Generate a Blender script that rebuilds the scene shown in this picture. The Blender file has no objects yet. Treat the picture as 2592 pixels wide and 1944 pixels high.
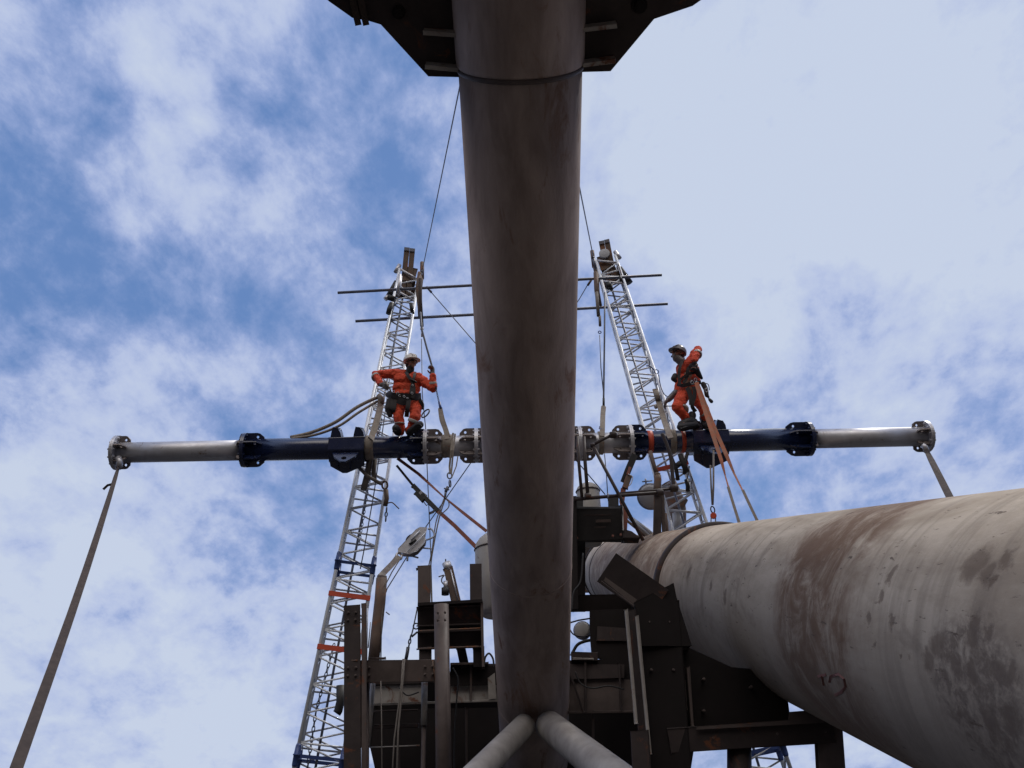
import bpy, math, random
from mathutils import Vector, Matrix
from mathutils.geometry import tessellate_polygon
random.seed(7)
V = Vector
scene = bpy.context.scene
col = scene.collection

# ------------------------------------------------------------------ camera
IW, IH, F = 2592.0, 1944.0, 2034.0
CAM = V((0, 0, 1.6))
PITCH, ROLL = math.radians(28.0), math.radians(-2.5)
FWD = V((0, math.cos(PITCH), math.sin(PITCH)))
_r = V((1, 0, 0)); _u = V((0, -math.sin(PITCH), math.cos(PITCH)))
RGT = _r * math.cos(ROLL) + _u * math.sin(ROLL)
UPV = _u * math.cos(ROLL) - _r * math.sin(ROLL)
cd = bpy.data.cameras.new('camera'); cam = bpy.data.objects.new('camera', cd); col.objects.link(cam)
cd.sensor_width = 36.0; cd.lens = 36.0 * F / IW; cd.clip_end = 3000; cd.clip_start = 0.05
cam.matrix_world = Matrix.Translation(CAM) @ Matrix((RGT, UPV, -FWD)).transposed().to_4x4()
scene.camera = cam

def ray(px, py):
    return (FWD + RGT * ((px - IW / 2) / F) + UPV * ((IH / 2 - py) / F)).normalized()
def P(px, py, D):                      # the point of the upright plane y = D seen at this pixel of the photo
    d = ray(px, py); return CAM + d * (D / d.y)
def mpp(p):                            # metres per photo pixel at a point
    return (p - CAM).dot(FWD) / F

# ------------------------------------------------------------------ sky and sun
SUN_EL, SUN_AZ = math.radians(56), math.radians(52)      # azimuth clockwise from +Y
world = bpy.data.worlds.new('World'); scene.world = world; world.use_nodes = True
def build_world():
    nt = world.node_tree; nt.nodes.clear(); N = nt.nodes.new; L = nt.links.new
    out = N('ShaderNodeOutputWorld'); bg = N('ShaderNodeBackground'); bg.inputs[1].default_value = 0.1
    sky = N('ShaderNodeTexSky'); sky.sky_type = 'NISHITA'; sky.sun_disc = False
    sky.sun_elevation = SUN_EL; sky.sun_rotation = SUN_AZ
    sky.altitude = 0; sky.air_density = 1.0; sky.dust_density = 0.6; sky.ozone_density = 1.6
    tc = N('ShaderNodeTexCoord')
    def math_(op, a, b=None, c=None, clamp=False):
        n = N('ShaderNodeMath'); n.operation = op; n.use_clamp = clamp
        for i, v in enumerate((a, b, c)):
            if v is None: continue
            if isinstance(v, (int, float)): n.inputs[i].default_value = v
            else: L(v, n.inputs[i])
        return n.outputs[0]
    D = tc.outputs['Generated']
    sep = N('ShaderNodeSeparateXYZ'); L(D, sep.inputs[0])
    zz = math_('ADD', math_('MAXIMUM', sep.outputs[2], 0.0), 0.50)
    cx = math_('DIVIDE', sep.outputs[0], zz); cy = math_('DIVIDE', sep.outputs[1], zz)
    cmb = N('ShaderNodeCombineXYZ'); L(cx, cmb.inputs[0]); L(cy, cmb.inputs[1])
    def noise(scale, detail, rough, dist, loc=(0, 0, 0), rot=0, sc=(1, 1, 1)):
        m = N('ShaderNodeMapping'); L(cmb.outputs[0], m.inputs[0]); m.inputs['Location'].default_value = loc
        m.inputs['Rotation'].default_value = (0, 0, rot); m.inputs['Scale'].default_value = sc
        n = N('ShaderNodeTexNoise'); L(m.outputs[0], n.inputs['Vector'])
        n.inputs['Scale'].default_value = scale; n.inputs['Detail'].default_value = detail
        n.inputs['Roughness'].default_value = rough; n.inputs['Distortion'].default_value = dist
        return n.outputs[0]
    big = noise(2.4, 3, 0.5, 0.3, (3.1, 1.2, 0), 0.5, (1.0, 0.8, 1))
    mid = noise(7.6, 10, 0.62, 0.15, (4.1, 6.2, 0), 0.5, (1.0, 0.72, 1))
    fine = noise(22, 8, 0.62, 0.1, (1.3, 9.2, 0), 0.2, (1.0, 0.8, 1))
    cov = math_('ADD', math_('MULTIPLY', big, 0.35), math_('ADD', math_('MULTIPLY', mid, 1.45), math_('MULTIPLY', fine, 0.55)))
    cov = math_('SUBTRACT', cov, 1.145)
    # where the cloud deck of the day is thick or thin: (pixel, angular radius in deg, weight)
    blobs = [((1850, 200), 14, .34), ((2350, 400), 15, .30), ((2300, 1000), 12, .06), ((1650, 850), 9, .10), ((1150, 900), 6, .10), ((2050, 820), 4, -.08), ((1750, 560), 4, -.06), ((820, 980), 4, -.06), ((2480, 1150), 4, -.06),
             ((700, 560), 5, .12), ((330, 120), 2.6, .12), ((450, 120), 3.0, .18), ((455, 260), 2.4, .14), ((480, 420), 2.8, .12), ((760, 560), 5, .05), ((200, 1800), 14, .26), ((700, 1850), 9, .14),
             ((150, 1250), 8, .12), ((560, 900), 6, .06), ((560, 1500), 5, -.10), ((40, 560), 5, -.05), ((230, 60), 6, -.13), ((330, 330), 3, -.08), ((900, 250), 6, -.07), ((640, 330), 2.5, -.08),
             ((980, 560), 4, -.08), ((870, 830), 4, -.08), ((2530, 960), 4, -.18), ((1600, 400), 4, -.10), ((1080, 1300), 4, -.10),
             ((1500, 1200), 6, -.06), ((2100, 1250), 5, -.04), ((150, 720), 4, -.05), ((640, 1080), 2.5, -.08), ((1250, 1500), 10, .10), ((2500, 1500), 14, .10)]
    wob = noise(6.0, 3, 0.5, 0.0, (0, 4, 0))
    for (px, py), rad, w in blobs:
        d = ray(px, py)
        vm = N('ShaderNodeVectorMath'); vm.operation = 'DOT_PRODUCT'; L(D, vm.inputs[0]); vm.inputs[1].default_value = d
        dv = math_('ADD', vm.outputs['Value'], math_('MULTIPLY', math_('SUBTRACT', wob, 0.5), 0.25 * (1 - math.cos(math.radians(rad)))))
        mr = N('ShaderNodeMapRange'); mr.interpolation_type = 'SMOOTHERSTEP'; L(dv, mr.inputs[0])
        mr.inputs[1].default_value = math.cos(math.radians(rad * 1.35)); mr.inputs[2].default_value = 1.0
        mr.inputs[3].default_value = 0; mr.inputs[4].default_value = w
        cov = math_('ADD', cov, mr.outputs[0])
    mask = N('ShaderNodeMapRange'); mask.interpolation_type = 'SMOOTHSTEP'; L(cov, mask.inputs[0])
    mask.inputs[1].default_value = -0.27; mask.inputs[2].default_value = 0.23
    thick = N('ShaderNodeMapRange'); L(cov, thick.inputs[0]); thick.inputs[1].default_value = 0.0; thick.inputs[2].default_value = 0.42
    ccol = N('ShaderNodeMixRGB'); L(thick.outputs[0], ccol.inputs[0])
    ccol.inputs[1].default_value = (3.95, 4.75, 7.5, 1); ccol.inputs[2].default_value = (5.65, 6.4, 7.95, 1)
    blue = N('ShaderNodeMixRGB'); blue.inputs[0].default_value = 0.8; L(sky.outputs[0], blue.inputs[1]); blue.inputs[2].default_value = (1.3, 2.5, 5.5, 1)
    mix = N('ShaderNodeMixRGB'); L(mask.outputs[0], mix.inputs[0]); L(blue.outputs[0], mix.inputs[1]); L(ccol.outputs[0], mix.inputs[2])
    # added unseen cloud behind the viewer: bright high fill, dark low to shade undersides
    back_fill = N('ShaderNodeMapRange'); back_fill.interpolation_type = 'SMOOTHSTEP'; L(math_('ADD', sep.outputs[1], math_('MULTIPLY', math_('SUBTRACT', big, .5), .5)), back_fill.inputs[0]); back_fill.inputs[1].default_value = -0.08; back_fill.inputs[2].default_value = -0.45
    bm = N('ShaderNodeMixRGB'); L(back_fill.outputs[0], bm.inputs[0]); L(mix.outputs[0], bm.inputs[1]); hi = N('ShaderNodeMapRange'); hi.interpolation_type = 'SMOOTHSTEP'; L(math_('ADD', sep.outputs[2], math_('MULTIPLY', math_('SUBTRACT', mid, .5), .3)), hi.inputs[0]); hi.inputs[1].default_value = 0.50; hi.inputs[2].default_value = 0.70
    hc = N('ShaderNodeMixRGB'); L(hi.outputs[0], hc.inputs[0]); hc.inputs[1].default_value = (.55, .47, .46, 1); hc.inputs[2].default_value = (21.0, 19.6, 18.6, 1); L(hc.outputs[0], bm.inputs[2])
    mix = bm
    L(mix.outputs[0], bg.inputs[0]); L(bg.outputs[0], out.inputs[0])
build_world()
sd = bpy.data.lights.new('sun', 'SUN'); sun = bpy.data.objects.new('sun', sd); col.objects.link(sun)
sd.energy = 1.6; sd.angle = math.radians(4); sd.color = (1.0, 0.95, 0.88)
_sdir = V((math.sin(SUN_AZ) * math.cos(SUN_EL), math.cos(SUN_AZ) * math.cos(SUN_EL), math.sin(SUN_EL)))
sun.rotation_euler = _sdir.to_track_quat('Z', 'Y').to_euler(); sun.location = (20, 20, 40)
vs = scene.view_settings
vs.view_transform = 'Standard'; vs.look = 'None'; vs.exposure = 0.0; vs.gamma = 1.0; vs.use_curve_mapping = False
scene.cycles.max_bounces = 6

# ------------------------------------------------------------------ materials
def mat(name, base, dark=None, rust=None, rust_amt=0.0, rough=0.6, metal=0.0, scale=6.0, bump=0.15, bscale=40.0, spread=0.5, stretch=(1, 1, 1), bdist=0.004):
    m = bpy.data.materials.new(name); m.use_nodes = True
    nt = m.node_tree; N = nt.nodes.new; L = nt.links.new; b = nt.nodes['Principled BSDF']
    tc = N('ShaderNodeTexCoord'); mp = N('ShaderNodeMapping'); L(tc.outputs['Object'], mp.inputs[0]); mp.inputs['Scale'].default_value = stretch
    def noise(s, d=6, r=0.6, dist=0.0):
        n = N('ShaderNodeTexNoise'); L(mp.outputs[0], n.inputs['Vector']); n.inputs['Scale'].default_value = s
        n.inputs['Detail'].default_value = d; n.inputs['Roughness'].default_value = r; n.inputs['Distortion'].default_value = dist; return n.outputs[0]
    dark = dark or tuple(c * 0.6 for c in base)
    r1 = N('ShaderNodeMapRange'); L(noise(scale, 7, 0.62, 0.4), r1.inputs[0]); r1.inputs[1].default_value = 0.5 - spread / 2; r1.inputs[2].default_value = 0.5 + spread / 2
    mx = N('ShaderNodeMixRGB'); L(r1.outputs[0], mx.inputs[0]); mx.inputs[1].default_value = (*dark, 1); mx.inputs[2].default_value = (*base, 1)
    c = mx.outputs[0]
    rr = N('ShaderNodeMapRange'); L(noise(scale * 2.3, 4), rr.inputs[0]); rr.inputs[3].default_value = max(rough - 0.15, 0.05); rr.inputs[4].default_value = min(rough + 0.15, 1)
    if rust:
        r2 = N('ShaderNodeMapRange'); L(noise(scale * 0.7, 8, 0.7, 0.8), r2.inputs[0])
        r2.inputs[1].default_value = 0.62 - rust_amt * 0.3; r2.inputs[2].default_value = 0.70 - rust_amt * 0.3
        m2 = N('ShaderNodeMixRGB'); L(r2.outputs[0], m2.inputs[0]); L(c, m2.inputs[1]); m2.inputs[2].default_value = (*rust, 1); c = m2.outputs[0]
    L(c, b.inputs['Base Color']); L(rr.outputs[0], b.inputs['Roughness']); b.inputs['Metallic'].default_value = metal
    bp = N('ShaderNodeBump'); L(noise(bscale, 5), bp.inputs['Height']); bp.inputs['Strength'].default_value = bump; bp.inputs['Distance'].default_value = bdist
    L(bp.outputs[0], b.inputs['Normal'])
    return m
RUST = (0.16, 0.06, 0.03)
M = dict(
    boom=mat('weathered_brown_steel', (0.56, 0.45, 0.40), (0.15, 0.112, 0.102), (.24, .155, .12), 0.12, 0.9, 0.0, 3.4, 0.6, 30, 0.7, (1, 1, 0.32)),
    brace=mat('pale_grey_steel', (0.54, 0.51, 0.47), (0.24, 0.21, 0.19), None, 0, 0.45, 0.0, 2.5),
    frame=mat('dark_platform_steel', (0.062, 0.048, 0.046), (0.030, 0.023, 0.023), RUST, 0.10, 0.6, 0.0, 4.0),
    frame2=mat('brown_platform_steel', (0.125, 0.098, 0.090), (0.070, 0.054, 0.050), RUST, 0.10, 0.6, 0.0, 4.0),
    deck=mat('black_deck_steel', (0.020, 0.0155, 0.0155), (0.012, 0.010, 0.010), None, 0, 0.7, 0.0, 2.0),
    pale=mat('pale_painted_steel', (0.42, 0.40, 0.37), (0.25, 0.22, 0.20), RUST, 0.22, 0.5, 0.0, 5.0),
    navy=mat('navy_gloss_paint', (0.010, 0.020, 0.072), (0.008, 0.015, 0.052), None, 0, 0.24, 0.0, 3.0, 0.02),
    galv=mat('dull_galvanised_steel', (0.62, 0.63, 0.67), (0.48, 0.47, 0.49), (0.28, 0.22, 0.18), 0.04, 0.45, 0.6, 5.0, 0.1),
    galvd=mat('dark_galvanised_plate', (0.30, 0.26, 0.25), (0.18, 0.155, 0.15), None, 0, 0.5, 0.5, 8.0, 0.1),  # darker version of galv for the gussets and rear block plate
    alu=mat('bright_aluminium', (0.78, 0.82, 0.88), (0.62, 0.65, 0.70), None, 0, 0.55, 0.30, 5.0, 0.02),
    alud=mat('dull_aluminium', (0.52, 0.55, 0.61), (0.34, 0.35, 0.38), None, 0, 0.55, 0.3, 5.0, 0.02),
    blue=mat('blue_joint_paint', (0.045, 0.085, 0.26), (0.03, 0.055, 0.18), None, 0, 0.45, 0.0, 9.0),
    red=mat('orange_red_band', (0.62, 0.085, 0.035), (0.45, 0.06, 0.03), None, 0, 0.55, 0.0, 9.0),
    scaf=mat('scaffold_tube_steel', (0.20, 0.22, 0.28), (0.12, 0.12, 0.14), RUST, 0.1, 0.5, 0.3, 6.0),
    wire=mat('steel_wire_rope', (0.13, 0.14, 0.17), (0.07, 0.07, 0.08), None, 0, 0.5, 0.4, 60.0),
    sling=mat('dusty_beige_webbing', (0.36, 0.32, 0.27), (0.20, 0.17, 0.15), (0.30, 0.13, 0.08), 0.12, 0.9, 0.0, 14.0, 0.5, 120),
    dsling=mat('dark_grey_webbing', (0.085, 0.066, 0.058), (0.045, 0.036, 0.034), None, 0, 0.9, 0.0, 9.0, 0.5, 150),
    ostrap=mat('orange_webbing', (0.58, 0.14, 0.06), (0.34, 0.25, 0.19), None, 0, 0.85, 0.0, 14.0, 0.4, 120),
    rstrap=mat('faded_red_webbing', (0.30, 0.085, 0.055), (0.14, 0.085, 0.075), None, 0, 0.85, 0.0, 12.0, 0.4, 120),
    rope=mat('dusty_fibre_rope', (0.24, 0.22, 0.20), (0.15, 0.13, 0.12), None, 0, 0.9, 0.0, 60.0, 0.5, 90),
    black=mat('black_rubber', (0.022, 0.021, 0.022), (0.012, 0.012, 0.013), None, 0, 0.6, 0.0, 9.0),
    cover=mat('orange_coverall_cloth', (0.74, 0.085, 0.032), (0.52, 0.060, 0.026), None, 0, 0.85, 0.0, 8.0, 0.6, 26, 0.5, (1, 1, 1), 0.03),
    band=mat('grey_reflective_tape', (0.42, 0.40, 0.37), (0.34, 0.32, 0.30), None, 0, 0.5, 0.0, 10.0),
    skin=mat('tanned_skin', (0.36, 0.18, 0.12), (0.28, 0.13, 0.085), None, 0, 0.55, 0.0, 12.0, 0.1),
    hair=mat('dark_hair', (0.03, 0.022, 0.018), None, None, 0, 0.8, 0.0, 40.0, 0.6, 120),
    helmet=mat('dusty_white_helmet', (0.74, 0.71, 0.66), (0.60, 0.56, 0.51), None, 0, 0.4, 0.0, 12.0),
    dhelmet=mat('dark_grey_helmet', (0.16, 0.14, 0.14), (0.09, 0.08, 0.08), None, 0, 0.35, 0.0, 12.0),
    glove=mat('grey_work_glove', (0.22, 0.20, 0.20), (0.13, 0.12, 0.12), None, 0, 0.8, 0.0, 20.0),
    harness=mat('black_harness_webbing', (0.035, 0.030, 0.032), (0.02, 0.018, 0.02), None, 0, 0.8, 0.0, 20.0),
    tank=mat('off_white_tank_paint', (0.50, 0.48, 0.44), (0.34, 0.32, 0.30), RUST, 0.05, 0.5, 0.0, 3.0),
    rusty=mat('rusty_brown_steel', (0.17, 0.115, 0.085), (0.09, 0.065, 0.055), (0.22, 0.09, 0.04), 0.3, 0.75, 0.0, 5.0),
    dish=mat('grey_dish_paint', (0.42, 0.43, 0.46), (0.33, 0.34, 0.37), None, 0, 0.45, 0.0, 6.0),
    ground=mat('wet_dark_asphalt', (0.018, 0.015, 0.013), (0.010, 0.009, 0.008), None, 0, 0.7, 0.0, 0.6, 0.4, 8),
    redpaint=mat('red_spray_paint', (0.24, 0.10, 0.075), None, None, 0, 0.7, 0.0, 30.0),
)

for _k, _s in (('boom', .15), ('frame', .25), ('frame2', .3), ('deck', .15), ('dsling', .2), ('brace', .25)): M[_k].node_tree.nodes['Principled BSDF'].inputs['Specular IOR Level'].default_value = _s
_b = M['navy'].node_tree.nodes['Principled BSDF']; _b.inputs['Coat Weight'].default_value = 0.6; _b.inputs['Coat Roughness'].default_value = 0.22; _b.inputs['IOR'].default_value = 1.6

# ------------------------------------------------------------------ mesh helpers
def wloc(o):
    l = V((0, 0, 0))
    while o is not None: l = l + o.location; o = o.parent
    return l
class MB:
    def __init__(s): s.v = []; s.f = []; s.sm = []
    def add(s, vs, fs, smooth=False):
        k = len(s.v); s.v += [V(v) for v in vs]; s.f += [tuple(i + k for i in f) for f in fs]; s.sm += [smooth] * len(fs); return s
    def build(s, name, m, parent=None, label=None, cat=None, group=None, kind=None, bevel=0, origin=None, rot=None):
        me = bpy.data.meshes.new(name)
        if parent is not None: off = wloc(parent)
        elif origin is not None: off = V(origin)
        else:
            lo = [min(v[i] for v in s.v) for i in range(3)]; hi = [max(v[i] for v in s.v) for i in range(3)]
            off = V(((lo[0] + hi[0]) / 2, (lo[1] + hi[1]) / 2, lo[2]))
        R = rot.to_3x3().transposed() if rot is not None else None
        me.from_pydata([(R @ (v - off)) if R else (v - off) for v in s.v], [], s.f); me.update()
        me.polygons.foreach_set('use_smooth', s.sm)
        me.materials.append(M[m] if isinstance(m, str) else m)
        o = bpy.data.objects.new(name, me); col.objects.link(o)
        if parent is not None: o.parent = parent
        else: o.location = off
        if rot is not None: o.rotation_euler = rot.to_3x3().to_euler()
        tag(o, label, cat, group, kind)
        if bevel:
            b = o.modifiers.new('bevel', 'BEVEL'); b.width = bevel; b.segments = 2; b.limit_method = 'ANGLE'
        return o
def tag(o, label=None, cat=None, group=None, kind=None):
    for k, v in (('label', label), ('category', cat), ('group', group), ('kind', kind)):
        if v: o[k] = v
    return o
def empty(name, loc, label=None, cat=None, group=None):
    o = bpy.data.objects.new(name, None); col.objects.link(o); o.location = loc; o.empty_display_size = 0.2
    return tag(o, label, cat, group)
def frame_of(d, ref=None):
    d = d.normalized(); ref = ref or V((0, 0, 1))
    if abs(d.dot(ref)) > 0.98: ref = V((0, 1, 0))
    a = d.cross(ref).normalized(); return a, a.cross(d).normalized()
def tube(mb, pts, rad, n=10, caps=True, smooth=True):
    pts = [V(p) for p in pts]; rs = rad if isinstance(rad, (list, tuple)) else [rad] * len(pts)
    a = None; V_ = []; F_ = []
    for i, p in enumerate(pts):
        t = (pts[min(i + 1, len(pts) - 1)] - pts[max(i - 1, 0)]).normalized()
        if a is None: a, b = frame_of(t)
        else:
            a = (a - t * a.dot(t)).normalized(); b = a.cross(t).normalized()
        for k in range(n):
            th = 2 * math.pi * k / n; V_.append(p + (a * math.cos(th) + b * math.sin(th)) * rs[i])
    for i in range(len(pts) - 1):
        for k in range(n):
            F_.append((i * n + k, i * n + (k + 1) % n, (i + 1) * n + (k + 1) % n, (i + 1) * n + k))
    mb.add(V_, F_, smooth)
    if caps:
        k0 = len(mb.v) - len(V_)
        mb.f += [tuple(k0 + k for k in reversed(range(n))), tuple(k0 + (len(pts) - 1) * n + k for k in range(n))]; mb.sm += [False, False]
    return mb
def capsule(mb, p0, r0, p1, r1, n=12, flat=1.0, fdir=None):
    p0, p1 = V(p0), V(p1); d = p1 - p0; L = d.length
    if L < 1e-5: d = V((0, 0, 1e-3)); p1 = p0 + d
    d.normalize(); a, b = frame_of(d, fdir) if fdir is not None else frame_of(d)
    rings = []
    for th in (-80, -55, -30, 0): c = math.radians(th); rings.append((p0 + d * r0 * math.sin(c), r0 * math.cos(c)))
    for th in (0, 30, 55, 80): c = math.radians(th); rings.append((p1 + d * r1 * math.sin(c), r1 * math.cos(c)))
    V_ = []; F_ = []
    for c, r in rings:
        for k in range(n):
            th = 2 * math.pi * k / n; V_.append(c + a * math.cos(th) * r + b * math.sin(th) * r * flat)
    for i in range(len(rings) - 1):
        for k in range(n): F_.append((i * n + k, i * n + (k + 1) % n, (i + 1) * n + (k + 1) % n, (i + 1) * n + k))
    F_.append(tuple(reversed(range(n)))); F_.append(tuple((len(rings) - 1) * n + k for k in range(n)))
    return mb.add(V_, F_, True)
def smoothpath(pts, n=6):
    pts = [V(p) for p in pts]; out = []
    for i in range(len(pts) - 1):
        p0 = pts[max(i - 1, 0)]; p1 = pts[i]; p2 = pts[i + 1]; p3 = pts[min(i + 2, len(pts) - 1)]
        for k in range(n):
            t = k / n
            out.append(0.5 * ((2 * p1) + (p2 - p0) * t + (2 * p0 - 5 * p1 + 4 * p2 - p3) * t * t + (3 * p1 - p0 - 3 * p2 + p3) * t ** 3))
    out.append(pts[-1]); return out
def prism(mb, poly, thick, holes=()):
    """poly: coplanar 3-D points, extruded along +/- thick vector/2; holes: loops of points"""
    loops = [[V(p) for p in poly]] + [[V(p) for p in h] for h in holes]
    tris = tessellate_polygon(loops); fl = [p for l in loops for p in l]; n = len(fl); h = thick / 2
    vs_ = [p + h for p in fl] + [p - h for p in fl]; fs = []
    for t in tris: fs.append(tuple(t)); fs.append(tuple(i + n for i in reversed(t)))
    k = 0
    for l in loops:
        m_ = len(l)
        for i in range(m_): j = (i + 1) % m_; fs.append((k + i, k + j, n + k + j, n + k + i))
        k += m_
    return mb.add(vs_, fs)
PROF = {
    'box': lambda w, d: [[(-w / 2, -d / 2), (w / 2, -d / 2), (w / 2, d / 2), (-w / 2, d / 2)]],
    'I': lambda w, d: [[(-w / 2, -d / 2), (-w / 2 + .02, -d / 2), (-w / 2 + .02, -.008), (w / 2 - .02, -.008), (w / 2 - .02, -d / 2), (w / 2, -d / 2),
                        (w / 2, d / 2), (w / 2 - .02, d / 2), (w / 2 - .02, .008), (-w / 2 + .02, .008), (-w / 2 + .02, d / 2), (-w / 2, d / 2)]],
    'H': lambda w, d: [[(-w / 2, -d / 2), (w / 2, -d / 2), (w / 2, -d / 2 + .02), (.008, -d / 2 + .02), (.008, d / 2 - .02), (w / 2, d / 2 - .02),
                        (w / 2, d / 2), (-w / 2, d / 2), (-w / 2, d / 2 - .02), (-.008, d / 2 - .02), (-.008, -d / 2 + .02), (-w / 2, -d / 2 + .02)]],
    'C': lambda w, d: [[(-w / 2, -d / 2), (-w / 2 + .018, -d / 2), (-w / 2 + .018, d / 2 - .018), (w / 2 - .018, d / 2 - .018), (w / 2 - .018, -d / 2), (w / 2, -d / 2),
                        (w / 2, d / 2), (-w / 2, d / 2)]],
}
def beam3(mb, A, B, w, d, kind='box', view=None):
    """steel section from A to B: w across as the viewer sees it, d in depth"""
    A, B = V(A), V(B); t = (B - A).normalized(); view = view or ((A + B) / 2 - CAM).normalized()
    s = t.cross(view).normalized(); q = s.cross(t).normalized()
    if q.dot(view) < 0: q = -q
    for loop in PROF[kind](w, d):
        n = len(loop); a = [A + s * x + q * y for x, y in loop]; b = [B + s * x + q * y for x, y in loop]
        tr = tessellate_polygon([[V((x, y, 0)) for x, y in loop]])
        fs = [tuple(x) for x in tr] + [tuple(i + n for i in reversed(x)) for x in tr] + [(i, (i + 1) % n, n + (i + 1) % n, n + i) for i in range(n)]
        mb.add(a + b, fs)
    return mb
def ribbon(mb, pts, w, th=0.006, twist=None, face=None):
    pts = [V(p) for p in pts]; n = len(pts); ws = w if isinstance(w, (list, tuple)) else [w] * n; vs_ = []; fs = []
    for i, p in enumerate(pts):
        t = (pts[min(i + 1, n - 1)] - pts[max(i - 1, 0)]).normalized(); vd = face or (p - CAM).normalized()
        s = t.cross(vd).normalized(); q = s.cross(t)
        if twist:
            a = twist[i] if isinstance(twist, (list, tuple)) else twist; s, q = s * math.cos(a) + q * math.sin(a), q * math.cos(a) - s * math.sin(a)
        vs_ += [p + s * ws[i] / 2 + q * th / 2, p - s * ws[i] / 2 + q * th / 2, p - s * ws[i] / 2 - q * th / 2, p + s * ws[i] / 2 - q * th / 2]
    for i in range(n - 1):
        for k in range(4): fs.append((i * 4 + k, i * 4 + (k + 1) % 4, i * 4 + 4 + (k + 1) % 4, i * 4 + 4 + k))
    fs += [(3, 2, 1, 0), (n * 4 - 4, n * 4 - 3, n * 4 - 2, n * 4 - 1)]
    return mb.add(vs_, fs)
def torus(mb, c, ax, R, r, n=16, m=8, stretch=None, sdir=None):
    a, b = frame_of(V(ax), sdir); a2 = a; pts = []
    for i in range(n):
        th = 2 * math.pi * i / n; pts.append(V(c) + a * math.cos(th) * R + b * math.sin(th) * R * (stretch or 1))
    vs_ = []; fs = []; ax = V(ax).normalized()
    for i in range(n):
        t = (pts[(i + 1) % n] - pts[i - 1]).normalized(); o = ax.cross(t)
        for k in range(m): th = 2 * math.pi * k / m; vs_.append(pts[i] + (o * math.cos(th) + ax * math.sin(th)) * r)
    for i in range(n):
        for k in range(m): fs.append((i * m + k, ((i + 1) % n) * m + k, ((i + 1) % n) * m + (k + 1) % m, i * m + (k + 1) % m))
    return mb.add(vs_, fs, True)
def chain(mb, pts, L=0.06, r=0.008):
    """chain links along a polyline"""
    pts = [V(p) for p in pts]; k = 0
    for a, b in zip(pts[:-1], pts[1:]):
        d = b - a; n = max(1, int(d.length / (L * 1.5))); t = d.normalized(); s, q = frame_of(t)
        for i in range(n):
            c = a + d * ((i + .5) / n); torus(mb, c, s if k % 2 else q, L * 0.42, r, 10, 5, 2.1 if False else 1.0, t) if False else _link(mb, c, t, s if k % 2 else q, L, r); k += 1
    return mb
def _link(mb, c, t, s, L, r):
    ax = s.cross(t).normalized(); pts = []
    for i in range(10):
        th = 2 * math.pi * i / 10; pts.append(c + t * math.cos(th) * L + s * math.sin(th) * L * .45)
    vs_ = []; fs = []; m = 4
    for i in range(10):
        tt = (pts[(i + 1) % 10] - pts[i - 1]).normalized(); o = ax.cross(tt)
        for k in range(m): th = 2 * math.pi * k / m; vs_.append(pts[i] + (o * math.cos(th) + ax * math.sin(th)) * r)
    for i in range(10):
        for k in range(m): fs.append((i * m + k, ((i + 1) % 10) * m + k, ((i + 1) % 10) * m + (k + 1) % m, i * m + (k + 1) % m))
    mb.add(vs_, fs, True)
def lathe(mb, A, ax, prof, n=24, smooth=True):
    """prof: (distance along axis, radius)"""
    ax = V(ax).normalized(); a, b = frame_of(ax); vs_ = []; fs = []
    for s_, r_ in prof:
        for k in range(n): th = 2 * math.pi * k / n; vs_.append(V(A) + ax * s_ + (a * math.cos(th) + b * math.sin(th)) * max(r_, 1e-4))
    for i in range(len(prof) - 1):
        for k in range(n): fs.append((i * n + k, i * n + (k + 1) % n, (i + 1) * n + (k + 1) % n, (i + 1) * n + k))
    mb.add(vs_, fs, smooth)
    k0 = len(mb.v) - len(vs_); mb.f += [tuple(k0 + k for k in reversed(range(n))), tuple(k0 + (len(prof) - 1) * n + k for k in range(n))]; mb.sm += [False, False]
    return mb
def circ(c, a, b, r, n=10): return [V(c) + a * math.cos(2 * math.pi * k / n) * r + b * math.sin(2 * math.pi * k / n) * r for k in range(n)]
def T(mb, pix, D, w, **k):
    """tube through photo pixels; D a depth or a list; w the width in photo pixels"""
    Ds = D if isinstance(D, (list, tuple)) else [D] * len(pix)
    pts = [P(x, y, d) for (x, y), d in zip(pix, Ds)]
    if k.pop('sm', 0): pts = smoothpath(pts)
    return tube(mb, pts, w / 2 * mpp(pts[len(pts) // 2]), **k)

def cyl_from_edges(e1, e2, R):
    """axis of a cylinder of radius R whose two outlines pass through these pixel pairs"""
    n1 = ray(*e1[0]).cross(ray(*e1[1])).normalized(); n2 = ray(*e2[0]).cross(ray(*e2[1])).normalized()
    a = n1.cross(n2).normalized(); m = (ray(*e1[0]) + ray(*e1[1]) + ray(*e2[0]) + ray(*e2[1]))
    b = (n1 - n2) if (n1 - n2).length > (n1 + n2).length else (n1 + n2)
    t1 = n1.cross(a); t2 = n2.cross(a)          # directions in each plane, square to the axis
    if t1.dot(m) < 0: t1 = -t1
    if t2.dot(m) < 0: t2 = -t2
    phi = t1.angle(t2) / 2; bis = (t1 + t2).normalized()
    return CAM + bis * (R / math.sin(phi)), a, bis
def on_axis(Q, a, px, py):
    """the axis point seen nearest this pixel"""
    d = ray(px, py); w = CAM - Q; A_ = d.dot(d); B_ = d.dot(a); C_ = a.dot(a); D_ = d.dot(w); E_ = a.dot(w)
    s = (A_ * E_ - B_ * D_) / (A_ * C_ - B_ * B_); return Q + a * s

# ================================================================== SETTING
g = MB(); g.add([(-400, -400, 0), (400, -400, 0), (400, 400, 0), (-400, 400, 0)], [(0, 1, 2, 3)])
g.build('ground', 'ground', kind='structure')

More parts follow.
